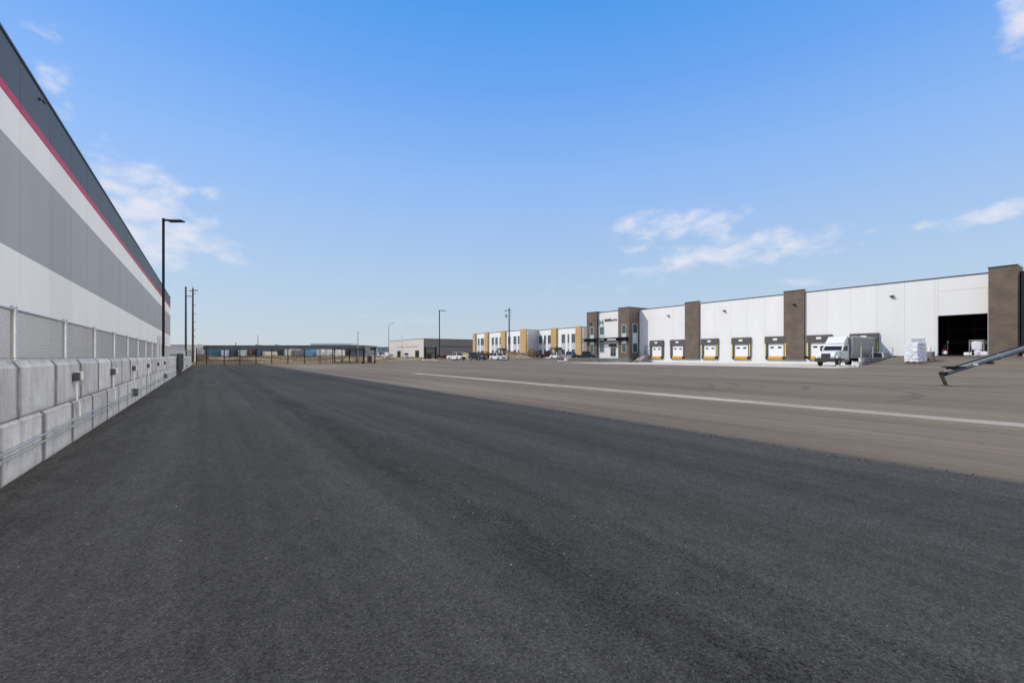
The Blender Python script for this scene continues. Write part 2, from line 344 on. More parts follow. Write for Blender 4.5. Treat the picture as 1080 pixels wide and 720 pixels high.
M['sack'] = mat('white_woven_sack', (.66, .66, .70), .75, .06, 9, .4, 18, rand=.05)
M['sack2'] = mat('brownish_sack', (.20, .18, .165), .8, .15, 9, .4, 18)
M['tarp'] = mat('silver_grey_tarp', (.26, .25, .24), .45, .14, 1.6, .6, 2.6)
M['truck_white'] = mat('white_truck_paint', (.62, .63, .645), .35, .04, 3, coat=.3)
M['truck_frame'] = mat('dark_chassis_paint', (.022, .022, .024), .6, .2, 6)
M['chrome'] = mat('bright_metal', (.62, .62, .63), .25, .08, 8, metal=.8)
M['hub'] = mat('steel_wheel_hub', (.40, .33, .31), .5, .2, 12, metal=.3)
M['lamp_lens'] = mat('headlight_lens', (.62, .64, .66), .15, .05, 8)
M['tail'] = mat('red_lamp_lens', (.35, .01, .01), .25, .05, 8)
M['stone'] = mat('grey_boulder', (.11, .105, .10), .9, .25, 5, .5, 10)
M['pebble'] = mat('pale_pebble', (.27, .26, .24), .85, .15, 20)
M['dark_stone'] = mat('tar_crumb', (.015, .015, .015), .85, .15, 20)
M['dirt'] = mat('brown_dirt', (.125, .088, .058), .95, .3, .9, .8, 3, spec=.1)
def scrub_mat():
    t = NT('scrubby_straw_ground', .95)
    a = t.noise(.22, (.5, 1.3, 1), 6, .4); b = t.noise(.8, (.45, 1.2, 1), 5); d = t.noise(5, detail=4)
    c = t.mixc(t.rng(a, .38, .62, 0, 1), (.115, .078, .05), (.33, .26, .165))
    c = t.mixc(t.rng(b, .52, .68, 0, .85), c, (.065, .045, .03))
    c = t.mixc(1.0, c, t.rng(d, .3, .7, .8, 1.2), 'MULTIPLY')
    t.l.new(c, t.p.inputs['Base Color']); t.bump(d, .6, .1); t.p.inputs['Specular IOR Level'].default_value = .1
    return t.m
M['scrub'] = scrub_mat()
M['twig'] = mat('dry_rust_twigs', (.17, .085, .04), .95, .3, 3, spec=.1)
M['straw'] = mat('dry_straw', (.33, .25, .13), .95, .25, 1.3, spec=.1)
M['terminal'] = mat('blue_grey_terminal_cladding', (.19, .225, .265), .7, .08, .3)
M['terminal_dark'] = mat('dark_terminal_roof', (.12, .145, .175), .7, .08, .3)
M['concrete_low'] = mat('retaining_block_grey', (.33, .305, .27), .9, .2, 2.5, .4, 12, var2=.1, scale2=14)
M['sign_black'] = mat('black_sign_letters', (.03, .03, .032), .5, .1, 6)
PAINTS = {}
def paint(name, col):
    if name not in PAINTS: PAINTS[name] = mat(name+'_car_paint', col, .3, .04, 4, coat=.5)
    return PAINTS[name]

# ------------------------------------------------------------------ mesh builder
class MB:
    def __init__(s): s.v = []; s.f = []; s.mi = []
    def add(s, vs, fs, k=0):
        b = len(s.v); s.v += [tuple(x) for x in vs]
        for f in fs: s.f.append([b+i for i in f]); s.mi.append(k)
        return s
    def box(s, x0, x1, y0, y1, z0, z1, k=0):
        vs = [(x, y, z) for z in (z0, z1) for (x, y) in ((x0, y0), (x1, y0), (x1, y1), (x0, y1))]
        return s.add(vs, [(3, 2, 1, 0), (4, 5, 6, 7), (0, 1, 5, 4), (1, 2, 6, 5), (2, 3, 7, 6), (3, 0, 4, 7)], k)
    def bar(s, a, b, w, h=None, k=0):                 # rectangular bar between two points
        a, b = Vector(a), Vector(b); d = (b-a).normalized(); h = w if h is None else h
        up = Vector((0, 0, 1)) if abs(d.z) < .95 else Vector((1, 0, 0))
        r = d.cross(up).normalized(); u = r.cross(d)
        vs = [p + r*sx*w/2 + u*sy*h/2 for p in (a, b) for (sx, sy) in ((-1, -1), (1, -1), (1, 1), (-1, 1))]
        return s.add(vs, [(0, 1, 2, 3), (7, 6, 5, 4), (1, 0, 4, 5), (2, 1, 5, 6), (3, 2, 6, 7), (0, 3, 7, 4)], k)
    def tube(s, a, b, r0, r1=None, n=10, k=0, caps=True):
        a, b = Vector(a), Vector(b); r1 = r0 if r1 is None else r1; d = (b-a).normalized()
        up = Vector((0, 0, 1)) if abs(d.z) < .95 else Vector((1, 0, 0))
        x = d.cross(up).normalized(); y = d.cross(x)
        vs = [p + (x*math.cos(2*math.pi*i/n)+y*math.sin(2*math.pi*i/n))*r for p, r in ((a, r0), (b, r1)) for i in range(n)]
        fs = [(i, i+n, (i+1) % n+n, (i+1) % n) for i in range(n)]
        if caps: fs += [tuple(range(n)), tuple(range(2*n-1, n-1, -1))]
        return s.add(vs, fs, k)
    def path(s, pts, r, n=8, k=0):
        for a, b in zip(pts, pts[1:]): s.tube(a, b, r, r, n, k)
        return s
    def prism(s, poly, axis, a, b, k=0, inset=0.0, ins_d=0.0):
        """extrude a 2-D polygon; axis 'y': poly is (x,z)"""
        n = len(poly)
        def pt(p, t): return (p[0], t, p[1]) if axis == 'y' else ((t, p[0], p[1]) if axis == 'x' else (p[0], p[1], t))
        cx = sum(p[0] for p in poly)/n; cz = sum(p[1] for p in poly)/n
        small = [(cx+(p[0]-cx)*(1-inset), cz+(p[1]-cz)*(1-inset)) for p in poly]
        rings = [(poly, a), (poly, b)] if not ins_d else [(small, a), (poly, a+ins_d), (poly, b-ins_d), (small, b)]
        vs = [pt(p, t) for (pl, t) in rings for p in pl]; fs = []
        for j in range(len(rings)-1):
            fs += [(j*n+i, j*n+(i+1) % n, (j+1)*n+(i+1) % n, (j+1)*n+i) for i in range(n)]
        fs += [tuple(range(n-1, -1, -1)), tuple(range((len(rings)-1)*n, len(rings)*n))]
        return s.add(vs, fs, k)
    def blob(s, c, rx, ry, rz, seed=0, amp=.2, seg=10, rings=7, k=0, squash=1.0, freq=1.6):
        vs = []; fs = []
        for j in range(rings+1):
            ph = math.pi*j/rings - math.pi/2
            for i in range(seg):
                th = 2*math.pi*i/seg
                d = Vector((math.cos(ph)*math.cos(th), math.cos(ph)*math.sin(th), math.sin(ph)))
                q = 1+amp*noise.noise(d*freq+Vector((seed*7.3, seed*3.1, seed)))
                se = lambda t: math.copysign(abs(t)**squash, t)
                vs.append((c[0]+se(d.x)*rx*q, c[1]+se(d.y)*ry*q, c[2]+se(d.z)*rz*q))
        for j in range(rings):
            for i in range(seg):
                fs.append((j*seg+i, j*seg+(i+1) % seg, (j+1)*seg+(i+1) % seg, (j+1)*seg+i))
        return s.add(vs, fs, k)
    def mesh(s, name, mats, smooth=False):
        me = bpy.data.meshes.new(name); me.from_pydata(s.v, [], s.f)
        for m in (mats if isinstance(mats, (list, tuple)) else [mats]): me.materials.append(m)
        me.polygons.foreach_set('material_index', s.mi)
        bm = bmesh.new(); bm.from_mesh(me); bmesh.ops.recalc_face_normals(bm, faces=bm.faces); bm.to_mesh(me); bm.free()
        if smooth: me.polygons.foreach_set('use_smooth', [True]*len(me.polygons)); me.update()
        return me
    def build(s, name, mats, parent=None, smooth=False, bevel=0.0):
        o = bpy.data.objects.new(name, s.mesh(name, mats, smooth)); COL.objects.link(o)
        if parent: o.parent = parent
        if bevel:
            b = o.modifiers.new('bevel', 'BEVEL'); b.width = bevel; b.segments = 2; b.limit_method = 'ANGLE'
        return o
def tag(o, label=None, cat=None, group=None, kind=None):
    if label: o['label'] = label
    if cat: o['category'] = cat
    if group: o['group'] = group
    if kind: o['kind'] = kind
    return o
def thing(name, label, cat, loc=(0, 0, 0), rz=0.0, group=None):
    o = bpy.data.objects.new(name, None); COL.objects.link(o); o.location = loc; o.rotation_euler = (0, 0, rz); o.empty_display_size = .2
    return tag(o, label, cat, group)
def copy_tree(o, parent=None):
    c = o.copy(); COL.objects.link(c); c.parent = parent
    for ch in [x for x in bpy.data.objects if x.parent == o]: copy_tree(ch, c)
    return c
def at(px, z):                                # ground position seen in bearing px at depth z
    u = (px-540)/FPX
    return (z*(CT*u+ST), z*(CT-ST*u))
def facade_y(px, X): # Y on the plane x=X at that bearing
    z = FPX/CT*X/(px-218); return (z-X*ST)/CT

# ------------------------------------------------------------------ ground
def sm(t): t = max(0., min(1., t)); return t*t*(3-2*t)
def g(x, y):
    h = .33*sm((y-76)/14) + .48*sm((x-57)/5)*sm((y-65)/4)*(1-.6*sm((y-84)/20))
    return h
def ramp_h(x, y):
    return 1.33*max(0, min(1, (x-61.0)/15.6))
def grid(name, xs, ys, zf, m, dz=0.0):
    b = MB(); n = len(xs)
    b.v = [(x, y, zf(x, y)+dz) for y in ys for x in xs]
    b.f = [(j*n+i, j*n+i+1, (j+1)*n+i+1, (j+1)*n+i) for j in range(len(ys)-1) for i in range(n-1)]; b.mi = [0]*len(b.f)
    return tag(b.build(name, m), kind='structure')
def fr(a, b, st): 
    n = max(1, round((b-a)/st)); return [a+(b-a)*i/n for i in range(n+1)]
grid('ground', [-3000, -1200, -500, -250, -120, -60, -30]+fr(-14, 130, 3)+[160, 220, 320, 500, 1000, 3000],
     [-1500, -500, -200, -80, -40]+fr(-20, 130, 3)+[150, 180, 220, 300, 500, 1000, 2000, 4500], g, M['grass'], -.06)
grid('yard', fr(6.6, 66, 3), fr(-45, 80, 3), g, M['yard'])
grid('yard', fr(66, 78, 3), fr(19.2, 66, 3), g, M['yard'])
grid('parking_lot', fr(46, 82, 3), fr(80, 108, 3), g, M['yard'], .004)
grid('parking_lot', fr(66, 82, 3), fr(66, 80, 2), g, M['yard'], .002)
grid('driveway', fr(28, 46, 3), fr(80, 91, 2), g, M['yard'], .002)
# fresh asphalt lane with a hand-raked edge
b = MB(); ys = fr(-30, 78.5, .22); 
for i, y in enumerate(ys):
    e = 7.0 + .10*noise.noise(Vector((y*.5, 1.3, 0))) + .06*noise.noise(Vector((y*2.1, 5.3, 0))) + .05*noise.noise(Vector((y*4.3, 9.3, 0)))
    b.v += [(-2.4, y, .008), (e, y, .008), (e+.012, y, -.01)]
b.f = [f for i in range(len(ys)-1) for f in ((3*i, 3*i+1, 3*i+4, 3*i+3), (3*i+1, 3*i+2, 3*i+5, 3*i+4))]; b.mi = [0]*len(b.f)
tag(b.build('road', M['asphalt']), kind='structure')
grid('dock_apron', fr(55.5, 76.98, 3), fr(20.0, 64, 3), g, M['apron'], .012)
# concrete valley gutter running down the yard
b = MB()
for i in range(30):
    y0 = -26+i*3.05
    if y0 > 31: break
    b.box(12.60, 13.35, y0, y0+3.035, -.05, .012)
tag(b.build('gutter', M['gutter']), kind='structure')
# ramp up to the drive-in door
xs = fr(61, 76.98, 1.6); ys = fr(-30, 19.6, 3)
grid('ramp', xs, ys, ramp_h, M['yard'], .012)
b = MB(); b.prism([(61, -.05), (76.97, -.05), (76.97, 1.335), (76.6, 1.335)], 'y', 19.6, 19.75)
tag(b.build('ramp_edge', M['apron']), kind='structure')
# dirt and straw beyond the end of the yard
b = MB(); xs = fr(-30, 110, 2.5); ys = fr(92, 150, 2.5)
def berm(x, y):
    r = sm((y-92)/6)*sm((150-y)/25)*(1-sm((x-38)/20))
    return g(x, y) - .05 + r*(.55+.75*noise.noise(Vector((x*.11, y*.11, 2)))+.3*noise.noise(Vector((x*.4, y*.4, 5))))
n = len(xs); b.v = [(x, y, berm(x, y)) for y in ys for x in xs]
b.f = [(j*n+i, j*n+i+1, (j+1)*n+i+1, (j+1)*n+i) for j in range(len(ys)-1) for i in range(n-1)]; b.mi = [0]*len(b.f)
tag(b.build('terrain', M['scrub'], smooth=True), kind='structure')

# ------------------------------------------------------------------ the long warehouse on the left
DL = -5.5; Y0, Y1 = -22.0, 103.0
lw = thing('warehouse_building', 'long tall warehouse on the left with grey, white and slate bands and a red stripe', 'warehouse', (DL, 0, 0))
bands = [('lower_wall', 'shade_white', 0, 5.0), ('grey_band', 'shade_grey', 5.0, 8.67), ('upper_wall', 'shade_white', 8.67, 10.02), ('red_stripe', 'red', 10.02, 10.37), ('parapet_band', 'shade_dark', 10.37, 11.93)]
PW = 3.66
for nm, mk, z0, z1 in bands:
    b = MB(); y = 12.1 - PW*10
    while y < Y1-.1:
        a, e = max(y, Y0)+.018, min(y+PW, Y1)-.018
        if e-a > .05: b.box(-.25, 0, a, e, z0, z1)
        y += PW
    # end wall bands
    b.box(-40, -.27, Y1-.25, Y1-.012, z0, z1)
    b.build(nm, M[mk], lw)
MB().box(-40, -.262, Y0, Y1-.262, 0, 11.9).build('core_wall', M['interior'], lw)
MB().box(-40.1, .04, Y0-.04, Y1+.04, 11.93, 12.03).build('roof_flashing', M['flash'], lw)
b = MB(); b.box(.0, .05, 25.2, 25.27, 11.5, 11.58); b.tube((.05, 25.235, 11.54), (.13, 25.235, 11.5), .014); b.tube((.12, 25.14, 11.48), (.15, 25.34, 11.44), .03)
b.build('security_camera', M['black_metal'], lw)

# ------------------------------------------------------------------ block wall, its fence and fittings
bw = thing('block_wall', 'low wall of two rows of grey cast concrete blocks along the asphalt', 'wall', (-1.71, 0, 0))
BL = 1.45
def block_mesh(seed, top):
    rnd = random.Random(seed); h = .645; c = .03
    poly = [(-.02, 0), (0, .03), (0, h-(.075 if top else .03)), (-(.05 if top else .025), h), (-.58, h), (-.6, h-.03), (-.6, 0)]
    b = MB(); n = len(poly); L = BL-.012
    stations = [0, .014] + [L*k/6 for k in range(1, 6)] + [L-.014, L]
    for j, y in enumerate(stations):
        e = .013 if j in (0, len(stations)-1) else 0
        for (x, z) in poly:
            w = .006*noise.noise(Vector((y*2+seed*5, z*3, seed)))
            b.v.append((x*(1)-(e if x > -.3 else -e)+w, y, z-(e if z > .4 else 0)))
    for j in range(len(stations)-1):
        for i in range(n): b.f.append((j*n+i, j*n+(i+1) % n, (j+1)*n+(i+1) % n, (j+1)*n+i))
    b.f += [tuple(range(n)), tuple(range((len(stations)-1)*n, len(stations)*n))]; b.mi = [0]*len(b.f)
    return b.mesh('concrete_block', M['block'])
for row in (0, 1):
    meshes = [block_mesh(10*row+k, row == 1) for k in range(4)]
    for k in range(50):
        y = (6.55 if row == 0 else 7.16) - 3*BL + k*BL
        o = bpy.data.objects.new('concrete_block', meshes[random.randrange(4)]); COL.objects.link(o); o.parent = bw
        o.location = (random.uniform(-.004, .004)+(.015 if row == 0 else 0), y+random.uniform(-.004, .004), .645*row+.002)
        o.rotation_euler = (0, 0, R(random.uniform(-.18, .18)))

FX = -2.46
fence = thing('chain_link_fence', 'galvanised chain link fence standing behind the grey block wall', 'fence', (FX, 0, 0))
pm = MB(); pm.tube((0, 0, 0), (0, 0, 2.09), .038, n=10); pm.blob((0, 0, 2.1), .045, .045, .03, amp=0); post_me = pm.mesh('post', M['galv'], True)
for k in range(26):
    o = bpy.data.objects.new('post', post_me); COL.objects.link(o); o.parent = fence; o.location = (0, 1.03+3*k, 0)
for y in (34.6, 36.1):
    MB().tube((.02, y, 0), (.02, y, 2.55), .05, n=10).build('gate_post', M['galv'], fence)
MB().tube((0, -3, 2.06), (0, 76.4, 2.06), .022, n=8).build('top_rail', M['galv'], fence)
def chain_mesh(L0, L1, z0, z1, s, r, axis):
    """woven wire: two families of diagonal wires, each a thin three-sided rod"""
    b = MB(); H = z1-z0
    a = L0-H
    while a < L1:
        for sg in (1, -1):
            if sg == 1: p = (a, z0); q = (a+H, z1)
            else: p = (a, z1); q = (a+H, z0)
            t0 = max(0, (L0-a)/H); t1 = min(1, (L1-a)/H)
            if t1 <= t0: continue
            P = [(p[0]+(q[0]-p[0])*t, p[1]+(q[1]-p[1])*t) for t in (t0, t1)]
            o_ = .003*sg
            A, B = [((o_, u, w) if axis == 'y' else (u, o_, w)) for (u, w) in P]
            b.tube(A, B, r, r, 3, 0, False)
        a += s
    return b
chain_mesh(-3, 40, 1.0, 2.05, .056, .0025, 'y').build('chain_mesh', M['wire'], fence)
chain_mesh(40, 76.4, 1.0, 2.05, .11, .0045, 'y').build('chain_mesh', M['wire'], fence)
b = MB(); b.tube((0.02, -3, 1.32), (.02, 76.4, 1.32), .006, n=5); b.build('tension_wire', M['galv'], fence)

# conduits and outlets on the wall face
for i, z in enumerate((.30, .375)):
    b = MB(); pts = [(-1.655, 2.5, z)]
    y = 2.5
    while y < 37:
        y += 3.05; pts.append((-1.655, y, z+random.uniform(-.008, .008)))
    b.path(pts, .0125, 8)
    for p in pts[1::1]: b.tube((p[0], p[1]-.04, p[2]), (p[0], p[1]+.04, p[2]), .019, n=8)
    for p in pts: b.box(-1.70, -1.64, p[1]+.8, p[1]+.83, p[2]-.02, p[2]+.02)
    o = b.build('conduit_pipe', M['galv'], smooth=False)
    tag(o, ['lower of the two thin metal conduits running along the block wall near the ground', 'upper of the two thin metal conduits running along the block wall near the ground'][i], 'conduit')
outs = [(9.55, 1.02), (12.86, 1.00), (16.2, 1.0), (19.9, 1.0), (23.8, 1.0), (27.4, 1.0), (47.5, 1.0), (51.5, 1.0)]
order = ['nearest of the row', 'second nearest in the row', 'third nearest in the row', 'fourth in the row', 'fifth in the row', 'last before the dark cabinet', 'first beyond the dark cabinet', 'farthest along the wall']
first = None
for (y, z), od in zip(outs, order):
    if first is None:
        first = thing('outlet_box', '', 'outlet', (0, 0, 0))
        b = MB(); b.box(0, .065, -.07, .07, -.06, .07); b.build('box', M['box_grey'], first, bevel=.006)
        b = MB(); b.box(.004, .095, .073, .09, -.05, .08); b.build('cover', M['cream'], first, bevel=.004)
        b = MB(); b.path([(.03, 0, -.06), (.034, .01, -.36), (.055, .05, -.42), (.055, .06, -.63)], .012, 8); b.build('riser_pipe', M['pipe_white'], first)
        o = first
    else: o = copy_tree(first)
    o.location = (-1.70, y, z); tag(o, 'dark grey outlet box with pale cover on the block wall, ' + od, 'outlet', 'outlet boxes along the block wall')
for i, (y, z) in enumerate(((16.0, .3), (27.0, .34), (55.0, .3))):
    b = MB(); b.box(0, .11, -.12, .12, -.09, .0); b.box(0, .11, -.12, .12, .02, .11); o = b.build('junction_box', M['box_grey'], bevel=.005); o.location = (-1.68, y, z+.03)
    tag(o, ['dark double junction box low on the block wall, nearest of three', 'dark double junction box low on the block wall, middle of three', 'dark double junction box low on the block wall, farthest of three'][i], 'junction box', 'junction boxes low on the wall')
cb = thing('electrical_cabinet', 'tall dark grey electrical cabinet mounted on the block wall beside the lamp post', 'cabinet', (-1.66, 37.9, 0))
b = MB(); b.box(0, .32, -.38, .38, .42, 1.5); b.build('cabinet_body', M['box_grey'], cb, bevel=.01)
b = MB(); b.box(.322, .345, -.34, .34, .47, 1.45); dr = b.build('door', M['box_grey'], cb, bevel=.005)
MB().box(.347, .37, .24, .27, .9, 1.02).build('handle', M['chrome'], dr)
b = MB(); b.box(0, .26, -.28, .28, .02, .40); b.build('plinth', M['box_grey'], cb)
b = MB(); b.path([(.05, -.45, .4), (.05, -.6, .4), (.05, -.6, 1.4), (-.3, -.6, 1.42), (-.3, -1.4, 1.42)], .03, 8); b.build('cable_pipe', M['black_metal'], cb)

# ------------------------------------------------------------------ poles
def lamp_post(label, x, y, h, arm, rz, z0=0.0, r=.075, sc=1.0):
    t = thing('lamp_post', label, 'lamp post', (x, y, z0), rz)
    MB().tube((0, 0, 0), (0, 0, .6), .24, .24, 14).build('base', M['concrete_low'], t)
    b = MB(); b.bar((0, 0, .6), (0, 0, h), 2*r, 2*r); b.build('pole', M['black_metal'], t, bevel=.01)
    b = MB(); b.bar((0, 0, h-.12), (arm*.45, 0, h-.15), .09*sc, .09*sc); b.build('arm', M['black_metal'], t)
    b = MB(); b.box(arm*.40, arm*.95, -.17*sc, .17*sc, h-.24, h-.14); b.box(arm*.3, arm*.5, -.1*sc, .1*sc, h-.26, h-.12); b.build('lamp_head', M['black_metal'], t, bevel=.015)
    return t
x_, y_ = FX+.12, 37.0
lamp_post('tall black lamp post with one arm rising from behind the block wall on the left', x_, y_, 10.35, 1.35, -TH, r=.055, sc=1.2)
p = at(463.5, 104); lamp_post('black lamp post on the kerbed island by the white pickup', p[0], p[1], 11.7, 1.6, -TH, g(*p), r=.10, sc=1.4)
p1 = (FX-.3, 88.5)
t = thing('utility_pole', 'dark bare pole standing just left of the pole with a side arm', 'pole', (p1[0], p1[1], .3))
MB().tube((0, 0, 0), (0, 0, 12.1), .17, .12, 10).build('pole', M['pole_wood'], t)
b = MB(); b.bar((0, 0, 10.6), (1.1*CT, -1.1*ST, 10.55), .09); b.build('tie_bar', M['black_metal'], t)
p2 = at(203.4, 74.5)
t = thing('utility_pole', 'dark pole with a short side arm and insulators beyond the end of the block wall', 'pole', (p2[0], p2[1], .3), -TH)
MB().tube((0, 0, 0), (0, 0, 12.3), .17, .12, 10).build('pole', M['pole_wood'], t)
b = MB(); b.bar((-.55, 0, 11.9), (.85, 0, 11.95), .10, .12); b.bar((0, 0, 12.2), (0, 0, 12.7), .05); b.build('crossarm', M['pole_wood'], t)
for z in (11.3, 9.4, 8.0, 6.6, 5.3, 4.2):
    b = MB(); b.tube((.12, 0, z), (.42, 0, z+.05), .03, n=6); b.tube((.36, 0, z), (.36, 0, z+.2), .06, .05, 8); b.build('insulator', M['grey_paint'], t)
MB().tube((.26, .1, 0), (.30, .1, 2.3), .09, .09, 8).build('guy_guard', M['cream'], t)
p = at(537, 106)
t = thing('utility_pole', 'wooden utility pole with transformer and crossarm in front of the ochre and white offices', 'pole', (p[0], p[1], g(*p)), -TH)
MB().tube((0, 0, 0), (0, 0, 12.2), .2, .13, 10).build('pole', M['pole_wood'], t)
b = MB(); b.bar((-1.1, 0, 11.5), (.5, 0, 11.7), .10, .13); b.build('crossarm', M['pole_wood'], t)
b = MB(); b.tube((-.75, 0, 9.9), (-.75, 0, 10.6), .24, .24, 12); b.bar((-.75, 0, 10.3), (0, 0, 10.3), .08); b.build('transformer', M['grey_paint'], t)
for (x, z) in ((.45, 10.9), (.4, 9.4), (-1.0, 11.4), (.5, 10.2)):
    b = MB(); b.tube((x*.3, 0, z), (x, 0, z+.06), .025, n=6); b.tube((x, 0, z), (x, 0, z+.28), .06, .05, 8); b.build('insulator', M['grey_paint'], t)
MB().tube((.18, -.16, 0), (.18, -.16, 1.7), .09, .09, 8).build('guy_guard', M['pale_yellow'], t)
def cobra(label, px, z, h):
    p = at(px, z)
    t = thing('street_lamp', label, 'street lamp', (p[0], p[1], g(*p)), -TH)
    MB().tube((0, 0, 0), (0, 0, h-1), .14, .09, 10).build('pole', M['grey_paint'], t)
    pts = [(0, 0, h-1), (.15, 0, h-.55), (.55, 0, h-.15), (1.2, 0, h)]
    MB().path(pts, .07, 8).build('arm', M['grey_paint'], t)
    MB().blob((1.5, 0, h+.02), .42, .16, .09, amp=0).build('lamp_head', M['grey_paint'], t, True)
cobra('grey street lamp with a curved arm left of the beige building', 410, 145, 11.6)
for px, z, h, lab, r in ((377.5, 175, 10.2, 'plain grey pole behind the black sliding gate', .14), (424, 170, 8.7, 'thin bare flagpole in front of the beige building', .07), (272, 230, 11.2, 'thin mast rising above the blue grey terminal roof', .16), (248.6, 240, 7.6, 'short mast with a small head above the terminal roof', .14)):
    p = at(px, z); t = thing('mast', lab, 'mast', (p[0], p[1], g(*p)))
    MB().tube((0, 0, 0), (0, 0, h), r*1.3, r, 8).build('pole', M['grey_paint'], t)
    b = MB(); b.blob((0, 0, h), r*1.8, r*1.8, r*1.4, amp=0)
    if px in (248.6,): b.box(-.3, .3, -.3, .3, h-.5, h+.4)
    if px == 377.5: b.box(-.35, .35, -.1, .1, h-.2, h)
    b.build('finial', M['grey_paint'], t)

# ------------------------------------------------------------------ black fence and sliding gate at the end of the yard
def gy(px):                                     # the fence line
    p0, p1 = (-2.2, 80.5), (23.0, 76.5); u = (px-540)/FPX
    dx, dy = CT*u+ST, CT-ST*u
    # intersect ray s*(dx,dy) with the line
    ex, ey = p1[0]-p0[0], p1[1]-p0[1]
    s = (p0[0]*ey-p0[1]*ex)/(dx*ey-dy*ex); return (s*dx, s*dy)
ang = math.atan2(76.5-80.5, 25.2)
def black_fence(label, px_list, zt, mid=False):
    a = gy(px_list[0]); t = thing('black_fence', label, 'fence', (a[0], a[1], 0), ang)
    loc = [math.dist(a, gy(p)) for p in px_list]
    for d in loc: MB().tube((d, 0, -.1), (d, 0, zt+.05), .065, n=8).build('post', M['black_metal'], t)
    for zz, rr in ((zt, .04), (.12, .025)): MB().tube((loc[0], 0, zz), (loc[-1], 0, zz), rr, n=6).build('rail', M['black_metal'], t)
    chain_mesh(loc[0], loc[-1], .1, zt, .15, .007, 'x').build('chain_mesh', M['black_metal'], t)
    return t
black_fence('black chain link fence closing the far end of the asphalt lane', [207, 218, 236.5, 253, 270, 286.6, 303.7, 321, 337.5, 351], 2.42)
a = gy(352.6); e = gy(396)
gl = math.dist(a, e)
gt = thing('sliding_gate', 'black framed sliding gate at the right end of the far fence', 'gate', (a[0], a[1], 0), ang)
b = MB()
for z in (.2, 2.5): b.bar((0, 0, z), (gl*.72, 0, z), .15)
for k in range(5): b.bar((gl*.72*k/4, 0, .16), (gl*.72*k/4, 0, 2.54), .13)
b.build('frame', M['black_metal'], gt)
b = MB()
for k in range(4):
    x0, x1 = gl*.72*k/4, gl*.72*(k+1)/4
    b.bar((x0, 0, .2 if k % 2 else 2.5), (x1, 0, 2.5 if k % 2 else .2), .05)
b.bar((gl*.72, 0, 2.5), (gl*.99, 0, .25), .05); b.bar((gl*.72, 0, .2), (gl, 0, .2), .1); b.build('brace', M['black_metal'], gt)
chain_mesh(0, gl*.72, .2, 2.5, .13, .007, 'x').build('chain_mesh', M['black_metal'], gt)
for d in (.70, .985):
    b = MB(); b.bar((gl*d, -.18, 0), (gl*d, -.18, 2.75), .16); b.bar((gl*d, .18, 0), (gl*d, .18, 2.75), .16); b.bar((gl*d, -.2, 2.7), (gl*d, .2, 2.7), .16); b.build('guide_post', M['black_metal'], gt)
b = MB(); b.box(gl*.985-.8, gl*.985+.15, -.25, .25, 2.35, 2.7); b.build('top_beam', M['black_metal'], gt)
go = thing('gate_operator', 'dark brown gate motor box on a pale pad beside the sliding gate', 'gate motor', (gy(391)[0], gy(391)[1]+.7, 0), ang)
MB().box(-.35, .35, -.3, .3, .2, 1.25).build('housing', M['rust'], go, bevel=.03)
MB().box(-1.5, .6, -.5, .5, 0, .19).build('pad', M['kerb'], go)
# an open gate leaf and kerb island further right
p = at(448.5, 100)
gt = thing('gate_leaf', 'black open gate leaf standing beside the kerbed island', 'gate', (p[0], p[1], g(*p)), -TH)
for x in (0, 2.35): MB().bar((x, 0, 0), (x, 0, 3.0), .36).build('post', M['black_metal'], gt)
for z, w_ in ((2.7, .16), (1.6, .09), (.5, .09)): MB().bar((.1, 0, z), (2.3, 0, z), w_).build('rail', M['black_metal'], gt)
chain_mesh(.1, 2.3, .5, 2.7, .16, .007, 'x').build('chain_mesh', M['black_metal'], gt)
b = MB(); b.box(.3, 1.3, .25, .7, .3, 1.4); b.build('lock_box', M['rust'], gt)
p = at(453, 98.5)
o = MB().prism([(-.9+1.7*math.cos(a_)*1.0, .9*math.sin(a_)) for a_ in [k*math.pi/10 for k in range(20)]], 'z', -.05, .22).build('kerb', M['kerb'], bevel=.03)
o.location = (p[0]+.8, p[1]-.4, g(*p)); o.rotation_euler = (0, 0, -TH); tag(o, kind='structure')

# ------------------------------------------------------------------ the white dock warehouse on the right
FXX = 77.0
wh = thing('dock_warehouse', 'white warehouse with brown brick piers, loading docks and a two storey office end', 'warehouse', (FXX, 0, 0))
b = MB(); HT = 11.15
def panel(y0, y1, z0=0, z1=HT): b.box(0, .25, y0+.007, y1-.007, z0, z1)
y = 16.5
while y < 61.4: panel(y, y+3); y += 3
panel(61.5, 63.74)
panel(16.2, 16.5); panel(11.8, 16.2, 6.42, 9.49); panel(11.6, 16.2, 9.51, HT); panel(11.55, 11.8, 0, 9.49)
b.build('wall', M['white_panel'], wh)
b = MB(); b.box(.255, .35, 16.22, 63.7, 0, 11.1); b.box(.255, .35, 11.0, 16.2, 6.44, 11.1); b.box(.255, .35, 11.0, 11.78, 0, 6.42); b.build('inner_wall', M['shade_grey'], wh)
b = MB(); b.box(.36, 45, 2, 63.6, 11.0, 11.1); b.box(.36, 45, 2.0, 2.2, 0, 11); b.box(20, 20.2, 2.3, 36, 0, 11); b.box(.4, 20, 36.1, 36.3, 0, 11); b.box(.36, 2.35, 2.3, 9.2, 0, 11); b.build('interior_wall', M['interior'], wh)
b = MB(); b.box(-.0, 20, 9.4, 36, .9, 1.332); b.build('interior_floor', M['floor'], wh)
b = MB(); b.box(-.04, .45, 9.3, 63.75, HT+.002, HT+.15); b.build('roof_flashing', M['flash'], wh)
b = MB(); b.box(-.03, .0-.002, 16.2, 16.32, 1.33, 6.5); b.box(-.03, -.002, 11.68, 11.8, 1.33, 6.5); b.box(-.03, -.002, 11.8, 16.2, 6.42, 6.52); b.build('door_trim', M['frame'], wh)
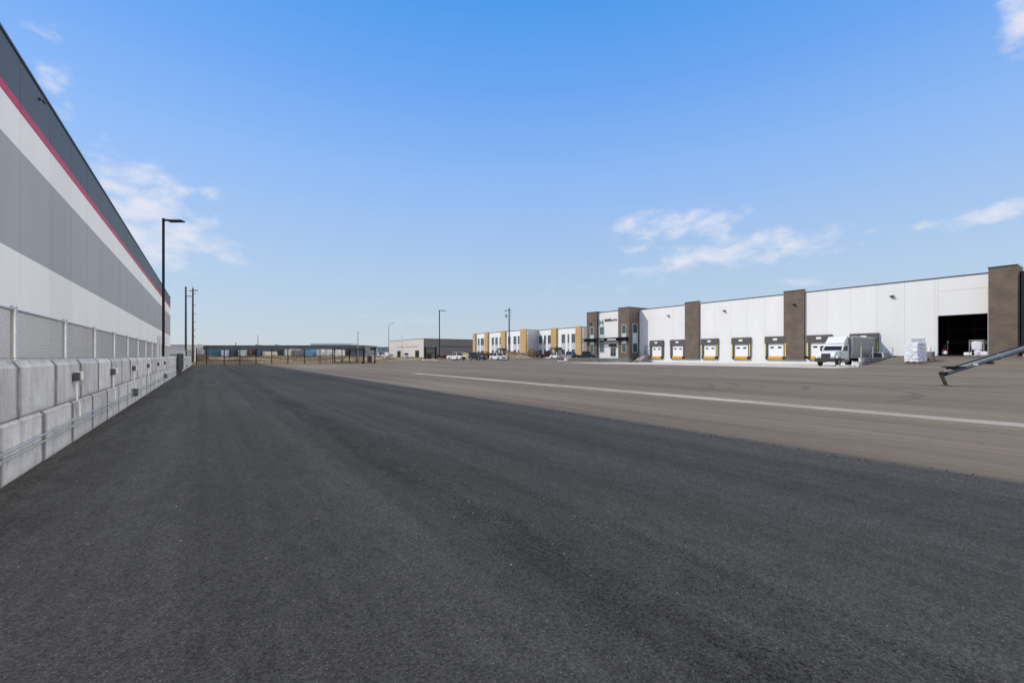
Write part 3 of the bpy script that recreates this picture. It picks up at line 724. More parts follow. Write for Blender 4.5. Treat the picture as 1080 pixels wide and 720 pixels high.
for (y0, y1) in ((49.5, 52.5), (31.5, 34.5)):
    pr = MB().box(-.32, -.003, y0, y1, .72, 11.55).build('pier', M['brick'], wh)
    MB().box(-.37, .3, y0-.04, y1+.04, 11.56, 11.70).build('cap', M['flash'], pr)
pr = MB().box(-1.0, 2.4, 9.3, 11.6, 0, 11.6).build('pier', M['brick'], wh)
MB().box(-1.05, 2.45, 9.25, 11.65, 11.61, 11.76).build('cap', M['flash'], pr)
b = MB(); b.box(2.42, 2.8, -25, 9.28, 0, 9.9); b.box(2.38, 2.85, -25, 9.28, 9.9, 10.05, 1); b.build('side_wall', [M['grey_clad'], M['flash']], wh)
def dock(y, yel):
    r = bpy.data.objects.new('dock_door', None); COL.objects.link(r); r.parent = wh; r.location = (0, y, 0)
    MB().box(-.06, -.005, -1.265, 1.265, 1.22, 3.42).build('door_panel', M['door_white'], r)
    for s in (-1, 1): MB().box(-.085, -.063, s*.58-.28, s*.58+.28, 2.58, 2.82).build('vision_panel', M['car_glass'], r)
    for s in (-1, 1):
        y0, y1 = (-1.64, -1.27) if s < 0 else (1.27, 1.64)
        b = MB(); b.prism([(-.004, 1.18), (-.004, 4.40), (-.17, 4.40), (-.29, 4.31), (-.29, 1.18)], 'y', y0, y1); b.build('side_pad', M['dark_rubber'], r)
    b = MB(); b.prism([(-.33, 3.36), (-.33, 4.36), (-.21, 4.52), (-.004, 4.52), (-.004, 4.41), (-.18, 4.41), (-.30, 4.32), (-.30, 3.36)], 'y', -1.68, 1.68); b.build('header_curtain', M['dark_rubber'], r)
    MB().box(-.375, -.335, -.33, .33, 3.86, 4.17).build('placard', M['door_white'], r)
    MB().box(-.38, -.004, -1.12, 1.12, .78, 1.20).build('leveller', M['dock_yellow'], r, bevel=.02)
    for s in (-1, 1): MB().box(-.34, -.004, s*1.36-.19, s*1.36+.19, .74, 1.16).build('bumper', M['black'], r, bevel=.02)
    for s in yel: MB().box(-.325, -.295, s*1.55-.085, s*1.55+.085, 1.25, 3.6).build('guard_stripe', M['pale_yellow'], r)
for y, yel in ((59.2, ()), (54.2, ()), (47.4, (1, -1)), (41.5, (1, -1)), (35.8, (1, -1)), (29.5, (1, -1)), (23.9, (-1,))): dock(y, yel)
def wall_lamp(x, y, z, par, sy=1):
    b = MB(); b.prism([(x-.02, z), (x-.42, z-.14), (x-.42, z-.22), (x-.02, z-.22)], 'y', y-.2, y+.2); b.build('wall_lamp', M['black_metal'], par)
for x, y in ((0, 56.4), (0, 44.6), (-.32, 32.9), (0, 20.8)): wall_lamp(x, y, 9.55, wh)
# man doors
for (y, z) in ((18.15, 1.34), (61.9, 1.34)):
    d = MB().box(-.05, -.004, y-.55, y+.55, z, z+2.2).build('door', M['door_grey'], wh)
    b = MB(); b.box(-.07, -.004, y-.66, y-.56, z, z+2.3); b.box(-.07, -.004, y+.56, y+.66, z, z+2.3); b.box(-.07, -.004, y-.56, y+.56, z+2.21, z+2.3); b.build('frame', M['frame'], d)
    MB().tube((-.09, y-.4, z+1.05), (-.09, y-.28, z+1.05), .02, n=6).build('handle', M['chrome'], d)
# office end
OX = -3.3
tw = MB().box(OX, 6, 63.75, 66.8, 0, 11.55).build('tower', M['brick'], wh)
MB().box(OX-.05, 6.05, 63.70, 66.85, 11.56, 11.72).build('cap', M['flash'], tw)
ow = MB().box(OX+.5, 6, 66.81, 73.2, 0, 11.12).build('office_wall', M['white_panel'], wh)
MB().box(OX+.45, 6, 66.82, 73.19, 11.13, 11.27).build('cap', M['flash'], ow)
tw2 = MB().box(OX, 20, 73.21, 76.5, 0, 11.3).build('tower', M['brick'], wh)
MB().box(OX-.05, 20, 73.16, 76.55, 11.31, 11.47).build('cap', M['flash'], tw2)
def win_x(x, y0, y1, segs, par=wh):
    """tall window strip on a face looking along -X: segs = (z0, z1, kind)"""
    zlo, zhi = segs[0][0], segs[-1][1]; f = .09
    b = MB(); b.box(x-.07, x-.003, y0-f, y0, zlo-f, zhi+f); b.box(x-.07, x-.003, y1, y1+f, zlo-f, zhi+f); b.box(x-.07, x-.003, y0, y1, zhi, zhi+f); b.box(x-.07, x-.003, y0, y1, zlo-f, zlo)
    for s in segs[:-1]: b.box(x-.065, x-.003, y0, y1, s[1]-.04, s[1]+.04)
    ym = (y0+y1)/2
    if y1-y0 > 1.1: b.box(x-.062, x-.003, ym-.03, ym+.03, zlo, zhi)
    w = b.build('window', M['frame'], par)
    for (z0, z1, k) in segs:
        MB().box(x-.045, x-.004, y0, y1, z0+.041, z1-.041).build('pane' if k == 'g' else 'spandrel', M['glass' if k == 'g' else 'spandrel'], w)
    return w
SEG = [(2.15, 4.0, 'g'), (4.0, 6.2, 's'), (6.2, 7.9, 'g')]
def oy(px, X): return facade_y(px, X)
win_x(OX, oy(660.3, FXX+OX), oy(656.2, FXX+OX), [(2.15, 3.9, 'g'), (3.9, 4.6, 's'), (4.6, 6.1, 's'), (6.1, 7.9, 'g')])
win_x(OX, oy(626.2, FXX+OX), oy(622.8, FXX+OX), [(2.15, 3.9, 'g'), (3.9, 4.6, 's'), (4.6, 6.1, 's'), (6.1, 7.9, 'g')])
win_x(OX+.5, oy(637, FXX+OX+.5), oy(633, FXX+OX+.5), [(2.15, 4.2, 'g'), (4.2, 5.0, 'g'), (5.0, 6.1, 's'), (6.1, 7.9, 'g')])
# window strip on the tower's near face (looking along -Y)
b = MB(); x0, x1 = OX+1.15, OX+2.5; yy = 63.75
b.box(x0-.1, x0, yy-.07, yy-.003, 2.0, 8.2); b.box(x1, x1+.1, yy-.07, yy-.003, 2.0, 8.2)
for z in (2.0, 4.0, 6.1, 8.1): b.box(x0, x1, yy-.068, yy-.003, z, z+.1)
w = b.build('window', M['frame'], wh)
for z0, z1, k in ((2.1, 4.0, 'g'), (4.1, 6.1, 's'), (6.2, 8.1, 'g')):
    MB().box(x0, x1, yy-.04, yy-.004, z0, z1).build('pane' if k == 'g' else 'spandrel', M['glass' if k == 'g' else 'spandrel'], w)
# entrance doors, canopy, lettering
dy0, dy1 = oy(649.4, FXX+OX+.5), oy(644.2, FXX+OX+.5); X_ = OX+.5
b = MB(); b.box(X_-.06, X_-.003, dy0-.08, dy1+.08, 1.2, 3.2); d = b.build('door', M['frame'], wh)
b = MB(); ym = (dy0+dy1)/2; b.box(X_-.09, X_-.062, dy0, ym-.05, 1.3, 3.1); b.box(X_-.09, X_-.062, ym+.05, dy1, 1.3, 3.1); b.build('pane', M['glass'], d)
MB().box(X_-.5, X_-.003, dy0-.2, dy1+.2, 3.45, 3.9).build('door_canopy', M['black_metal'], wh)
b = MB(); b.box(OX-.9, OX-.02, 63.9, 77.2, 5.05, 5.3); b.box(OX-.9, OX-.75, 63.9, 77.2, 4.55, 4.7)
for y in (64.2, 66.5, 70, 73.6, 76.3): b.box(OX-.88, OX-.01, y, y+.16, 4.6, 5.04)
b.box(OX-.5, OX-.012, 63.95, 66.7, 4.72, 5.04); b.box(OX-.5, OX-.012, 73.3, 76.4, 4.72, 5.04); b.build('canopy', M['black_metal'], wh)
wall_lamp(OX, 75.1, 8.9, wh)
def letters(txt, size, name, m, par, origin, facing='-x', depth=.05, width=None):
    cu = bpy.data.curves.new(name, 'FONT'); cu.body = txt; cu.size = size; cu.extrude = .02; cu.offset = .002*size
    tmp = bpy.data.objects.new(name, cu); COL.objects.link(tmp)
    me = bpy.data.meshes.new_from_object(tmp.evaluated_get(bpy.context.evaluated_depsgraph_get()))
    bpy.data.objects.remove(tmp); bpy.data.curves.remove(cu)
    xs = [v.co.x for v in me.vertices]; k = 1 if width is None else width/(max(xs)-min(xs))
    for v in me.vertices:
        x, y, z = v.co.x*k, v.co.y, v.co.z
        v.co = (-z, -x, y)                       # reads correctly when looked at along +X
    me.materials.clear(); me.materials.append(m)
    o = bpy.data.objects.new(name, me); COL.objects.link(o); o.parent = par; o.location = origin
    return o
sy = oy(637.9, FXX+X_); letters('Millborn', .95, 'sign_lettering', M['sign_black'], wh, (X_-.08, sy, 9.0), width=sy-oy(650.6, FXX+X_))
ly0, ly1 = oy(632.3, FXX+X_), oy(636.2, FXX+X_)
b = MB(); xx = X_-.08
b.bar((xx, ly0, 8.25), (xx, ly0, 9.6), .1, .1); b.bar((xx, ly1, 8.25), (xx, ly1, 9.6), .1, .1)
wd = ly0-ly1
b.bar((xx, ly0-.28*wd, 8.5), (xx, ly0-.28*wd, 9.25), .1, .1); b.bar((xx, ly1+.28*wd, 8.5), (xx, ly1+.28*wd, 9.25), .1, .1)
b.bar((xx, ly0-.28*wd, 9.2), (xx, (ly0+ly1)/2, 8.85), .09, .09); b.bar((xx, ly1+.28*wd, 9.2), (xx, (ly0+ly1)/2, 8.85), .09, .09)
b.bar((xx, ly0, 8.3), (xx, ly0-.18*wd, 8.3), .09); b.bar((xx, ly1, 8.3), (xx, ly1+.18*wd, 8.3), .09); b.bar((xx, ly0, 9.55), (xx, ly0-.18*wd, 9.55), .09); b.bar((xx, ly1, 9.55), (xx, ly1+.18*wd, 9.55), .09)
b.build('emblem', M['grey_paint'], wh)

# steps down from the side door, boulders, low walls
st = thing('stairs', 'grey concrete steps below the shaded side door of the brown tower', 'stairs', (FXX, 61.9, 0))
b = MB()
for k in range(7): b.box(-1.2-.3*(7-k)+.0, -1.2-.3*(6-k), -.8, .8, 0, 1.33*(k+1)/8)
b.box(-1.2, -.02, -.8, .8, 0, 1.33); b.build('steps', M['concrete_low'], st)
b = MB(); b.bar((-1.1, -.75, 1.3), (-1.1, -.75, 2.3), .05); b.bar((-3.2, -.75, .1), (-3.2, -.75, 1.1), .05); b.bar((-1.1, -.75, 2.28), (-3.2, -.75, 1.08), .05); b.bar((-1.1, -.75, 2.28), (-.05, -.75, 2.28), .05); b.build('handrail', M['black_metal'], st)
for px, z, s, lab in ((665.5, 90.5, .62, 'dark boulder at the end of the low grey wall below the brown tower'), (671.5, 90, .48, 'smaller dark boulder between the low grey wall and the steps')):
    p = at(px, z); o = MB().blob((0, 0, s*.35), s, s*.8, s*.62, seed=px, amp=.5, seg=14, rings=9).build('boulder', M['stone']); o.location = (p[0], p[1], 0); tag(o, lab, 'boulder')
def block_row(name, label, a, e, h, d, L, m, z0=0.0, rows=1):
    n = max(1, round(math.dist(a, e)/L)); L = math.dist(a, e)/n
    t = thing(name, label, 'wall', (a[0], a[1], z0), math.atan2(e[1]-a[1], e[0]-a[0]))
    for r in range(rows):
        me = MB().box(.012, L-.012, -d/2, d/2, 0, h/rows-.01).mesh('concrete_block', m)
        for k in range(n):
            if r % 2 and k == n-1: continue
            o = bpy.data.objects.new('concrete_block', me); COL.objects.link(o); o.parent = t
            o.location = ((k+(.5 if r % 2 else 0))*L, random.uniform(-.015, .015), r*h/rows)
            bv = o.modifiers.new('bevel', 'BEVEL'); bv.width = .035; bv.segments = 1
    return t
pa, pb = at(598.5, 91.5), at(663.8, 91.5)
block_row('retaining_wall', 'low grey block retaining wall in front of the office end', pa, pb, .88, .6, 1.5, M['concrete_low'])
for i, px in enumerate((589.5, 592.0, 594.6)):
    p = at(px, 90.5); o = MB().box(-.22, .22, -.2, .2, 0, .34).build('kerb_block', M['kerb'], bevel=.04); o.location = (*p, 0); o.rotation_euler = (0, 0, random.random())
    tag(o, ['small pale block left of the retaining wall, leftmost of three', 'small pale block left of the retaining wall, middle of three', 'small pale block left of the retaining wall, rightmost of three'][i], 'kerb block', 'pale blocks by the retaining wall')
pz = at(597.2, 91.0); o = MB().box(-.3, .3, -.3, .3, 0, .85).build('end_block', M['kerb'], bevel=.05); o.location = (*pz, 0); tag(o, 'pale upright block capping the left end of the low retaining wall', 'block')
rw = block_row('dock_wall', 'low wall of concrete blocks between the truck dock and the ramp', (63.6, 20.25), (76.6, 20.25), 1.12, .6, 1.3, M['block'], 0, 2)
for k, x in enumerate((.6, 4.4, 8.2, 11.6)):
    b = MB(); b.tube((x, 0, 1.1), (x, 0, 2.5), .055, n=8); b.build('rail_post', M['galv'], rw)
b = MB(); b.tube((.6, 0, 2.4), (11.6, 0, 2.4), .015, n=6); b.build('rail_cable', M['galv'], rw)
for i in range(7):
    p = at(884+i*3.1, 54.2); s = random.uniform(.09, .16); o = MB().box(-s, s, -s, s, 0, s*1.5).build('concrete_chunk', M['kerb'], bevel=.03); o.location = (*p, .01); o.rotation_euler = (0, 0, random.random()*3)
    tag(o, 'small broken chunk of pale concrete in the row on the yard by the truck', 'concrete chunk', 'chunks of concrete near the truck')
p = (76.0, facade_y(983, 77)); bo = thing('bollard', 'grey pipe bollard left of the open drive-in doorway', 'bollard', (p[0], p[1], ramp_h(p[0], 0)))
b = MB(); b.tube((0, 0, 0), (0, 0, 1.15), .13, .13, 12); b.blob((0, 0, 1.15), .13, .13, .08, amp=0); b.build('post', M['pipe_white'], bo)

# ------------------------------------------------------------------ vehicles
def wheel(par, x, y, r, w, side):
    h = bpy.data.objects.new('wheel', None); COL.objects.link(h); h.parent = par; h.location = (x, y, r)
    b = MB(); n = 20
    prof = [(-w/2, r*.62), (-w/2, r*.93), (-w/2+.03, r), (w/2-.03, r), (w/2, r*.93), (w/2, r*.62)]
    for (yy, rr) in prof: b.v += [(rr*math.cos(2*math.pi*i/n), yy, rr*math.sin(2*math.pi*i/n)) for i in range(n)]
    for j in range(len(prof)): 
        k = (j+1) % len(prof); b.f += [(j*n+i, j*n+(i+1) % n, k*n+(i+1) % n, k*n+i) for i in range(n)]
    b.mi = [0]*len(b.f); b.build('tyre', M['black'], h)
    b = MB(); b.tube((0, -w*.32, 0), (0, w*.32, 0), r*.61, r*.61, 18); b.tube((0, side*w*.32, 0), (0, side*w*.44, 0), r*.2, r*.16, 10)
    b.build('rim', M['hub'], h); return h
def arch(cx, r, n=7): return [(cx+r*math.cos(math.pi-k*math.pi/n*1.0), r*.98*math.sin(k*math.pi/n)) for k in range(n+1)]
def car(label, cat, kind, px, z, rz, col, cname, L=4.6, Wd=1.86, H=1.7, group=None, zoff=None):
    p = at(px, z); t = thing({'pickup': 'pickup_truck', 'suv': 'parked_car', 'sedan': 'parked_car', 'van': 'delivery_van'}[kind], label, cat, (p[0], p[1], g(*p) if zoff is None else zoff), rz, group)
    m = paint(cname, col); r = .36 if kind != 'sedan' else .33; wb = L*.30; c = .24
    belt = H*.56; hood = H*.55
    lo = [(-L/2, c+.12), (-wb-r-.06, c)]
    lo += [(x, zz+.30 if zz > .02 else c) for (x, zz) in arch(-wb, r+.06)][1:-1]
    lo += [(-wb+r+.06, c), (wb-r-.06, c)]
    lo += [(x, zz+.30 if zz > .02 else c) for (x, zz) in arch(wb, r+.06)][1:-1]
    lo += [(wb+r+.06, c), (L/2-.02, c+.1), (L/2, c+.35), (L/2-.06, hood-.18), (L/2-.28, hood-.03)]
    if kind == 'pickup': cab0, cab1, wsb = -L*.06, L*.16, L*.26
    elif kind == 'suv': cab0, cab1, wsb = -L*.47, L*.10, L*.24
    elif kind == 'van': cab0, cab1, wsb = -L*.49, L*.30, L*.40
    else: cab0, cab1, wsb = -L*.26, L*.06, L*.20
    if kind == 'van': lo = lo[:-2] + [(L/2-.05, hood-.1)]
    lo += [(wsb, belt), (-L/2+.05, belt+.02), (-L/2-.0, belt-.1)]
    b = MB(); b.prism(lo, 'y', -Wd/2, Wd/2, inset=.035, ins_d=.07); b.build('body', m, t)
    rb = cab0-(.12 if kind in ('suv', 'van') else (.05 if kind == 'pickup' else .55))
    bot = [(rb if rb > -L/2 else -L/2+.03, belt), (wsb, belt)]
    gh = [(bot[0][0], belt+.003), (bot[1][0], belt+.003), (cab1, H-.04), (cab0+.05, H-.04)]
    b = MB(); yb, yt = Wd/2-.05, Wd/2-.20
    vs = [(gh[0][0], -yb, gh[0][1]), (gh[1][0], -yb, gh[1][1]), (gh[2][0], -yt, gh[2][1]), (gh[3][0], -yt, gh[3][1])]
    vs += [(x, -y, zz) for (x, y, zz) in vs]
    b.add(vs, [(0, 1, 2, 3), (7, 6, 5, 4), (1, 0, 4, 5), (2, 1, 5, 6), (3, 2, 6, 7), (0, 3, 7, 4)]); b.build('window', M['car_glass'], t)
    b = MB(); b.box(cab0, cab1+.02, -yt-.015, yt+.015, H-.045, H)
    for s in (-1, 1):
        for (x0, x1) in ((bot[1][0], cab1), (bot[0][0], cab0+.05), ((bot[0][0]+bot[1][0])/2-.1, (cab0+cab1)/2)):
            b.bar((x0, s*(yb+.008), belt), (x1, s*(yt+.008), H-.03), .09, .06)
        if kind in ('van',): b.add([(cab0, s*(yb+.012), belt), (L*.12, s*(yb+.012), belt), (L*.12, s*(yt+.02), H-.03), (cab0, s*(yt+.02), H-.03)], [(0, 1, 2, 3)])
    b.build('roof', m, t, bevel=.02)
    if kind == 'pickup':
        b = MB(); b.box(-L/2+.1, rb-.06, -Wd/2+.12, Wd/2-.12, belt+.021, belt+.03); b.build('bed_cover', M['black'], t)
    for s in (-1, 1):
        MB().box(L/2-.12, L/2-.0, s*(Wd/2-.27)-.17, s*(Wd/2-.27)+.17, hood-.30, hood-.16).build('headlight', M['lamp_lens'], t)
        MB().box(-L/2-.012, -L/2+.05, s*(Wd/2-.2)-.1, s*(Wd/2-.2)+.1, belt-.36, belt-.12).build('tail_light', M['tail'], t)
        MB().box(wsb-.25, wsb-.1, s*(Wd/2+.08)-.08, s*(Wd/2+.08)+.08, belt+.02, belt+.18).build('mirror', m, t)
        for x in (-wb, wb): wheel(t, x, s*(Wd/2-.12), r, .24, s)
    b = MB(); b.box(L/2-.04, L/2+.015, -Wd/2+.42, Wd/2-.42, c+.22, hood-.2); b.build('grille', M['black'], t)
    b = MB(); b.box(L/2-.10, L/2+.06, -Wd/2+.05, Wd/2-.05, c-.02, c+.2); b.build('bumper', M['truck_frame'] if kind == 'pickup' else m, t, bevel=.02)
    return t
DN = R(-90)
car('white pickup truck with dark bumper parked beside the kerbed island', 'pickup truck', 'pickup', 481.5, 104, R(-82), (.78, .78, .78), 'white', 5.5, 1.95, 1.85)
car('dark navy van-like car parked between the white pickup and the white car', 'car', 'suv', 504, 104, R(-84), (.012, .018, .035), 'navy', 4.9, 1.95, 1.85)
car('white car parked right of the dark navy car near the utility pole', 'car', 'suv', 525.3, 106, R(-88), (.78, .78, .78), 'white', 4.7, 1.9, 1.75)
car('dark maroon pickup parked before the ochre and white offices', 'pickup truck', 'pickup', 577, 112, R(-60), (.045, .006, .009), 'maroon', 5.4, 1.95, 1.8)
car('low white and dark car nosed in between the maroon pickup and the grey pickup', 'car', 'sedan', 588.5, 108, R(-95), (.74, .74, .74), 'white', 4.5, 1.8, 1.45)
car('silver grey pickup parked left of the brown brick office pier', 'pickup truck', 'pickup', 600.3, 104, R(-70), (.28, .29, .33), 'silver', 5.6, 1.95, 1.85)
car('dark green pickup parked in front of the brown brick office pier', 'pickup truck', 'pickup', 617, 98, R(-60), (.014, .018, .014), 'dark_green', 5.6, 1.95, 1.85)
car('white pickup in the far lot left of the street lamp, nearest the sliding gate', 'pickup truck', 'pickup', 399, 172, R(-150), (.78, .78, .78), 'white', 5.6, 1.95, 1.9)
car('white van parked in the far lot beside the street lamp', 'van', 'van', 404.5, 165, R(-140), (.78, .78, .78), 'white', 5.4, 1.95, 2.3)
car('white sedan in the far lot just left of the beige building', 'car', 'sedan', 410.8, 168, R(-135), (.78, .78, .78), 'white', 4.6, 1.85, 1.6)
car('white car parked against the beige building front', 'car', 'suv', 428.5, 172, R(-105), (.75, .75, .75), 'white', 4.8, 1.9, 1.85)
car('pale silver car parked behind the low dock wall beside the truck', 'car', 'suv', 930, 59.5, R(0), (.55, .60, .58), 'pale_silver', 4.0, 1.5, 1.72, zoff=.06)

# the box truck at the dock: nose towards the yard (-X)
tk = thing('box_truck', 'white nosed box truck with grey tarpaulined body backed up to a dock', 'truck', (70.42, 24.0, .02), math.pi-R(2))
b = MB()
b.box(-6.0, 4.9, -.45, .45, .62, .92); b.box(-5.6, -1.2, -1.05, 1.05, .8, .98); b.build('chassis', M['truck_frame'], tk)
b = MB(); bx0, bx1 = -6.0, 1.55
b.box(bx0, bx1, -1.24, 1.24, 1.02, 3.78); b.build('cargo_body', M['tarp'], tk, bevel=.04)
# tarp folds: real ripples on the side curtain
for s in (-1, 1):
    b = MB(); nx, nz = 46, 10
    for j in range(nz+1):
        for i in range(nx+1):
            x = bx0+.1+(bx1-bx0-.2)*i/nx; zz = 1.0+2.72*j/nz
            fold = .05*math.sin(x*5.2+1.1*noise.noise(Vector((x*.6, zz*.5, s))) * 3) * (1-.5*j/nz) + .10*noise.noise(Vector((x*.9+zz*.8, zz*.9, 3+s)))
            b.v.append((x, s*(1.30+max(-.04, fold)), zz))
    b.f = [(j*(nx+1)+i, j*(nx+1)+i+1, (j+1)*(nx+1)+i+1, (j+1)*(nx+1)+i) for j in range(nz) for i in range(nx)]; b.mi = [0]*len(b.f)
    b.build('side_curtain', M['tarp'], tk, True)
b = MB()
for x in (bx0+.04, bx1-.04):
    for s in (-1, 1): b.box(x-.05, x+.05, s*1.33-.05, s*1.33+.05, 1.0, 3.84)
b.box(bx0, bx1, -1.36, -1.27, 3.74, 3.85); b.box(bx0, bx1, 1.27, 1.36, 3.74, 3.85); b.build('body_frame', M['chrome'], tk)
# cab
cabp = [(1.75, .95), (1.75, 2.85), (3.05, 2.85), (3.25, 2.70), (3.78, 1.98), (3.78, .95)]
b = MB(); b.prism(cabp, 'y', -1.12, 1.12, inset=.03, ins_d=.08); b.build('cab', M['truck_white'], tk)
b = MB(); b.add([(3.29, -.98, 2.64), (3.29, .98, 2.64), (3.80, 1.02, 2.00), (3.80, -1.02, 2.00), (3.25, -.98, 2.62), (3.25, .98, 2.62), (3.74, 1.02, 1.98), (3.74, -1.02, 1.98)], [(0, 1, 2, 3), (7, 6, 5, 4), (0, 3, 7, 4), (1, 0, 4, 5), (2, 1, 5, 6), (3, 2, 6, 7)]); b.build('windscreen', M['car_glass'], tk)
for s in (-1, 1):
    b = MB(); b.prism([(2.15, 1.95), (2.15, 2.62), (3.0, 2.62), (3.5, 1.95)], 'y', s*1.125-.012, s*1.125+.012); b.build('side_window', M['car_glass'], tk)
hd = MB(); hd.prism([(3.80, .98), (3.80, 2.02), (4.9, 1.86), (5.42, 1.66), (5.52, 1.30), (5.5, .98)], 'y', -.98, .98, inset=.04, ins_d=.14); hd.build('hood', M['truck_white'], tk)
b = MB(); b.box(5.44, 5.56, -.5, .5, 1.05, 1.62); 
b.build('grille', M['truck_frame'], tk)
b = MB(); b.box(5.36, 5.74, -1.18, 1.18, .55, 1.05); b.build('bumper', M['truck_frame'], tk, bevel=.05)
for s in (-1, 1):
    MB().box(5.3, 5.53, s*.80-.16, s*.80+.16, 1.12, 1.38).build('headlight', M['lamp_lens'], tk)
    b = MB(); b.prism([(3.9, 1.0), (4.0, 1.28), (4.35, 1.44), (4.9, 1.44), (5.25, 1.28), (5.34, 1.0), (5.15, 1.0), (5.0, 1.2), (4.3, 1.2), (4.1, 1.0)], 'y', s*1.06-.14, s*1.06+.14); b.build('mudguard', M['truck_white'], tk)
    b = MB(); b.box(3.3, 3.42, s*1.42-.1, s*1.42+.1, 1.95, 2.6); b.bar((3.3, s*1.12, 2.3), (3.36, s*1.4, 2.3), .04); b.build('mirror', M['truck_frame'], tk)
    wheel(tk, 4.62, s*1.0, .50, .30, s)
    for x in (-3.6,): wheel(tk, x, s*.98, .50, .52, s)
    b = MB(); b.tube((1.9, s*.95, .82), (3.2, s*.95, .82), .30, .30, 16); b.build('fuel_tank', M['chrome'], tk)
    b = MB(); b.box(3.3, 3.75, s*1.0-.15, s*1.0+.15, .45, .55); b.build('step', M['chrome'], tk)
b = MB(); b.prism([(1.72, 2.88), (1.72, 3.85), (2.15, 3.82), (3.1, 2.98), (3.1, 2.88)], 'y', -1.05, 1.05, inset=.04, ins_d=.12); b.build('wind_deflector', M['truck_white'], tk)
b = MB(); b.box(bx0+.2, bx0+.3, -1.1, 1.1, .55, .7); b.build('rear_guard', M['truck_frame'], tk)

# ------------------------------------------------------------------ goods on the ramp and in the doorway
def pallet_mesh(w=1.25, d=1.25):
    b = MB()
    for k in range(6): b.box(-w/2, w/2, -d/2+k*d/5.6, -d/2+k*d/5.6+.13, .11, .135)
    for y in (-d/2+.05, 0, d/2-.05): b.box(-w/2, w/2, y-.04, y+.04, .02, .108)
    for x in (-w/2+.05, 0, w/2-.05): b.box(x-.05, x+.05, -d/2, d/2, 0, .018)
    return b
def sack_stack(label, loc, rz, layers, m, w=1.3, h=.235, tiers=2, lean=.0):
    t = thing('sack_stack', label, 'stack of sacks', loc, rz)
    z = 0
    for tier in range(tiers):
        b = pallet_mesh(w, w); o = b.build('pallet', M['wood'], t); o.location = (0, 0, z); z += .14
        for k in range(layers):
            for i in range(2):
                for j in range(3):
                    sx, sy_ = (w/2, w/3) if k % 2 == 0 else (w/3, w/2)
                    cx, cy = ((i-.5)*w/2, (j-1)*w/3) if k % 2 == 0 else ((j-1)*w/3, (i-.5)*w/2)
                    b = MB(); b.blob((0, 0, 0), sx*.54, sy_*.54, h*.56, seed=random.random()*50, amp=.22, seg=16, rings=8, squash=.27)
                    o = b.build('sack', m, t, True); o.location = (cx+random.uniform(-.035, .035), cy+random.uniform(-.035, .035), z+h/2)
                    o.rotation_euler = (R(random.uniform(-2, 2)), R(random.uniform(-2, 2)), R(random.uniform(-4, 4)))
            z += h
    return t
pp = (66.9, 16.0); sack_stack('tall double pallet of white woven sacks standing on the ramp', (pp[0], pp[1], ramp_h(*pp)+.02), R(-20), 8, M['sack'], 1.38, .275, 1)
pp = (70.3, 15.7); sack_stack('low dark pallet of brownish sacks behind the white sacks on the ramp', (pp[0], pp[1], ramp_h(*pp)+.02), R(4), 4, M['sack2'], 1.1, .22, 1)
# small red machine just inside the doorway
y = facade_y(995, 78.2)
t = thing('floor_machine', 'small red and white ride-on machine just inside the left of the open doorway', 'machine', (78.2, y-.15, 1.334), R(188)); t.scale = (.75, .72, 1.12)
b = MB(); b.prism([(-.55, .15), (-.55, .75), (-.25, .85), (.05, .55), (.35, .55), (.6, .45), (.65, .15)], 'y', -.38, .38, inset=.05, ins_d=.06); b.build('body', paint('red_machine', (.42, .03, .03)), t)
b = MB(); b.box(-.42, -.02, -.26, .26, .86, .95); b.box(-.52, -.42, -.26, .26, .86, 1.3); b.build('seat', M['black'], t, bevel=.03)
b = MB(); b.bar((.45, 0, .5), (.28, 0, 1.15), .06); b.bar((.28, -.25, 1.15), (.28, .25, 1.15), .04); b.build('steering_column', M['black_metal'], t)
b = MB(); b.blob((.62, 0, .36), .16, .36, .2, amp=0, squash=.7); b.build('front_cover', M['door_white'], t, True)
b = MB(); b.bar((-.5, .3, .8), (-.5, .3, 1.55), .03); b.blob((-.5, .3, 1.58), .12, .12, .1, amp=0); b.build('beacon', M['door_white'], t)
for (x, yy) in ((-.35, -.38), (-.35, .38), (.45, 0)): wheel(t, x, yy, .17, .1, 1)
# bulk bags by the right jamb
y = facade_y(1032, 78.3)
t = thing('bulk_bag', 'white bulk bag hanging in a steel frame inside the right of the doorway', 'bulk bag', (78.5, y+.1, 1.334))
b = MB()
for sx in (-.6, .6):
    for sy_ in (-.62, .62): b.bar((sx, sy_, 0), (sx, sy_, 1.95), .07)
for z in (.05, 1.92):
    for sx in (-.6, .6): b.bar((sx, -.62, z), (sx, .62, z), .07)
    for sy_ in (-.62, .62): b.bar((-.6, sy_, z), (.6, sy_, z), .07)
b.build('frame', M['grey_paint'], t)
b = MB(); b.blob((0, 0, 1.25), .56, .56, .58, seed=4, amp=.16, seg=20, rings=12, squash=.45); b.build('bag', M['sack'], t, True)
for i, (dx, dy, r_, lab) in enumerate(((77.75, -.05, .36, 'slumped white sack on the doorway floor in front of the bulk bag'), (77.6, -.62, .30, 'white sack leaning at the right jamb of the doorway'))):
    o = MB().blob((0, 0, r_*.8), r_*1.1, r_, r_*.95, seed=9+i, amp=.5, seg=18, rings=12, squash=.7).build('sack', M['sack'], smooth=True); o.location = (dx, y+dy, 1.334); tag(o, lab, 'sack')
o = pallet_mesh(1.1, 1.0).build('pallet', M['wood']); o.location = (78.1, 12.2, 1.334); o.rotation_euler = (R(78), 0, R(80)); tag(o, 'bare timber pallet leaning inside the right of the doorway', 'pallet')
o = MB().tube((0, -.35, .22), (0, .35, .22), .22, n=16).build('wrap_roll', M['door_white']); o.location = (78.6, facade_y(1021, 78.6), 1.334); tag(o, 'small pale roll lying on the floor in the middle of the doorway', 'roll')
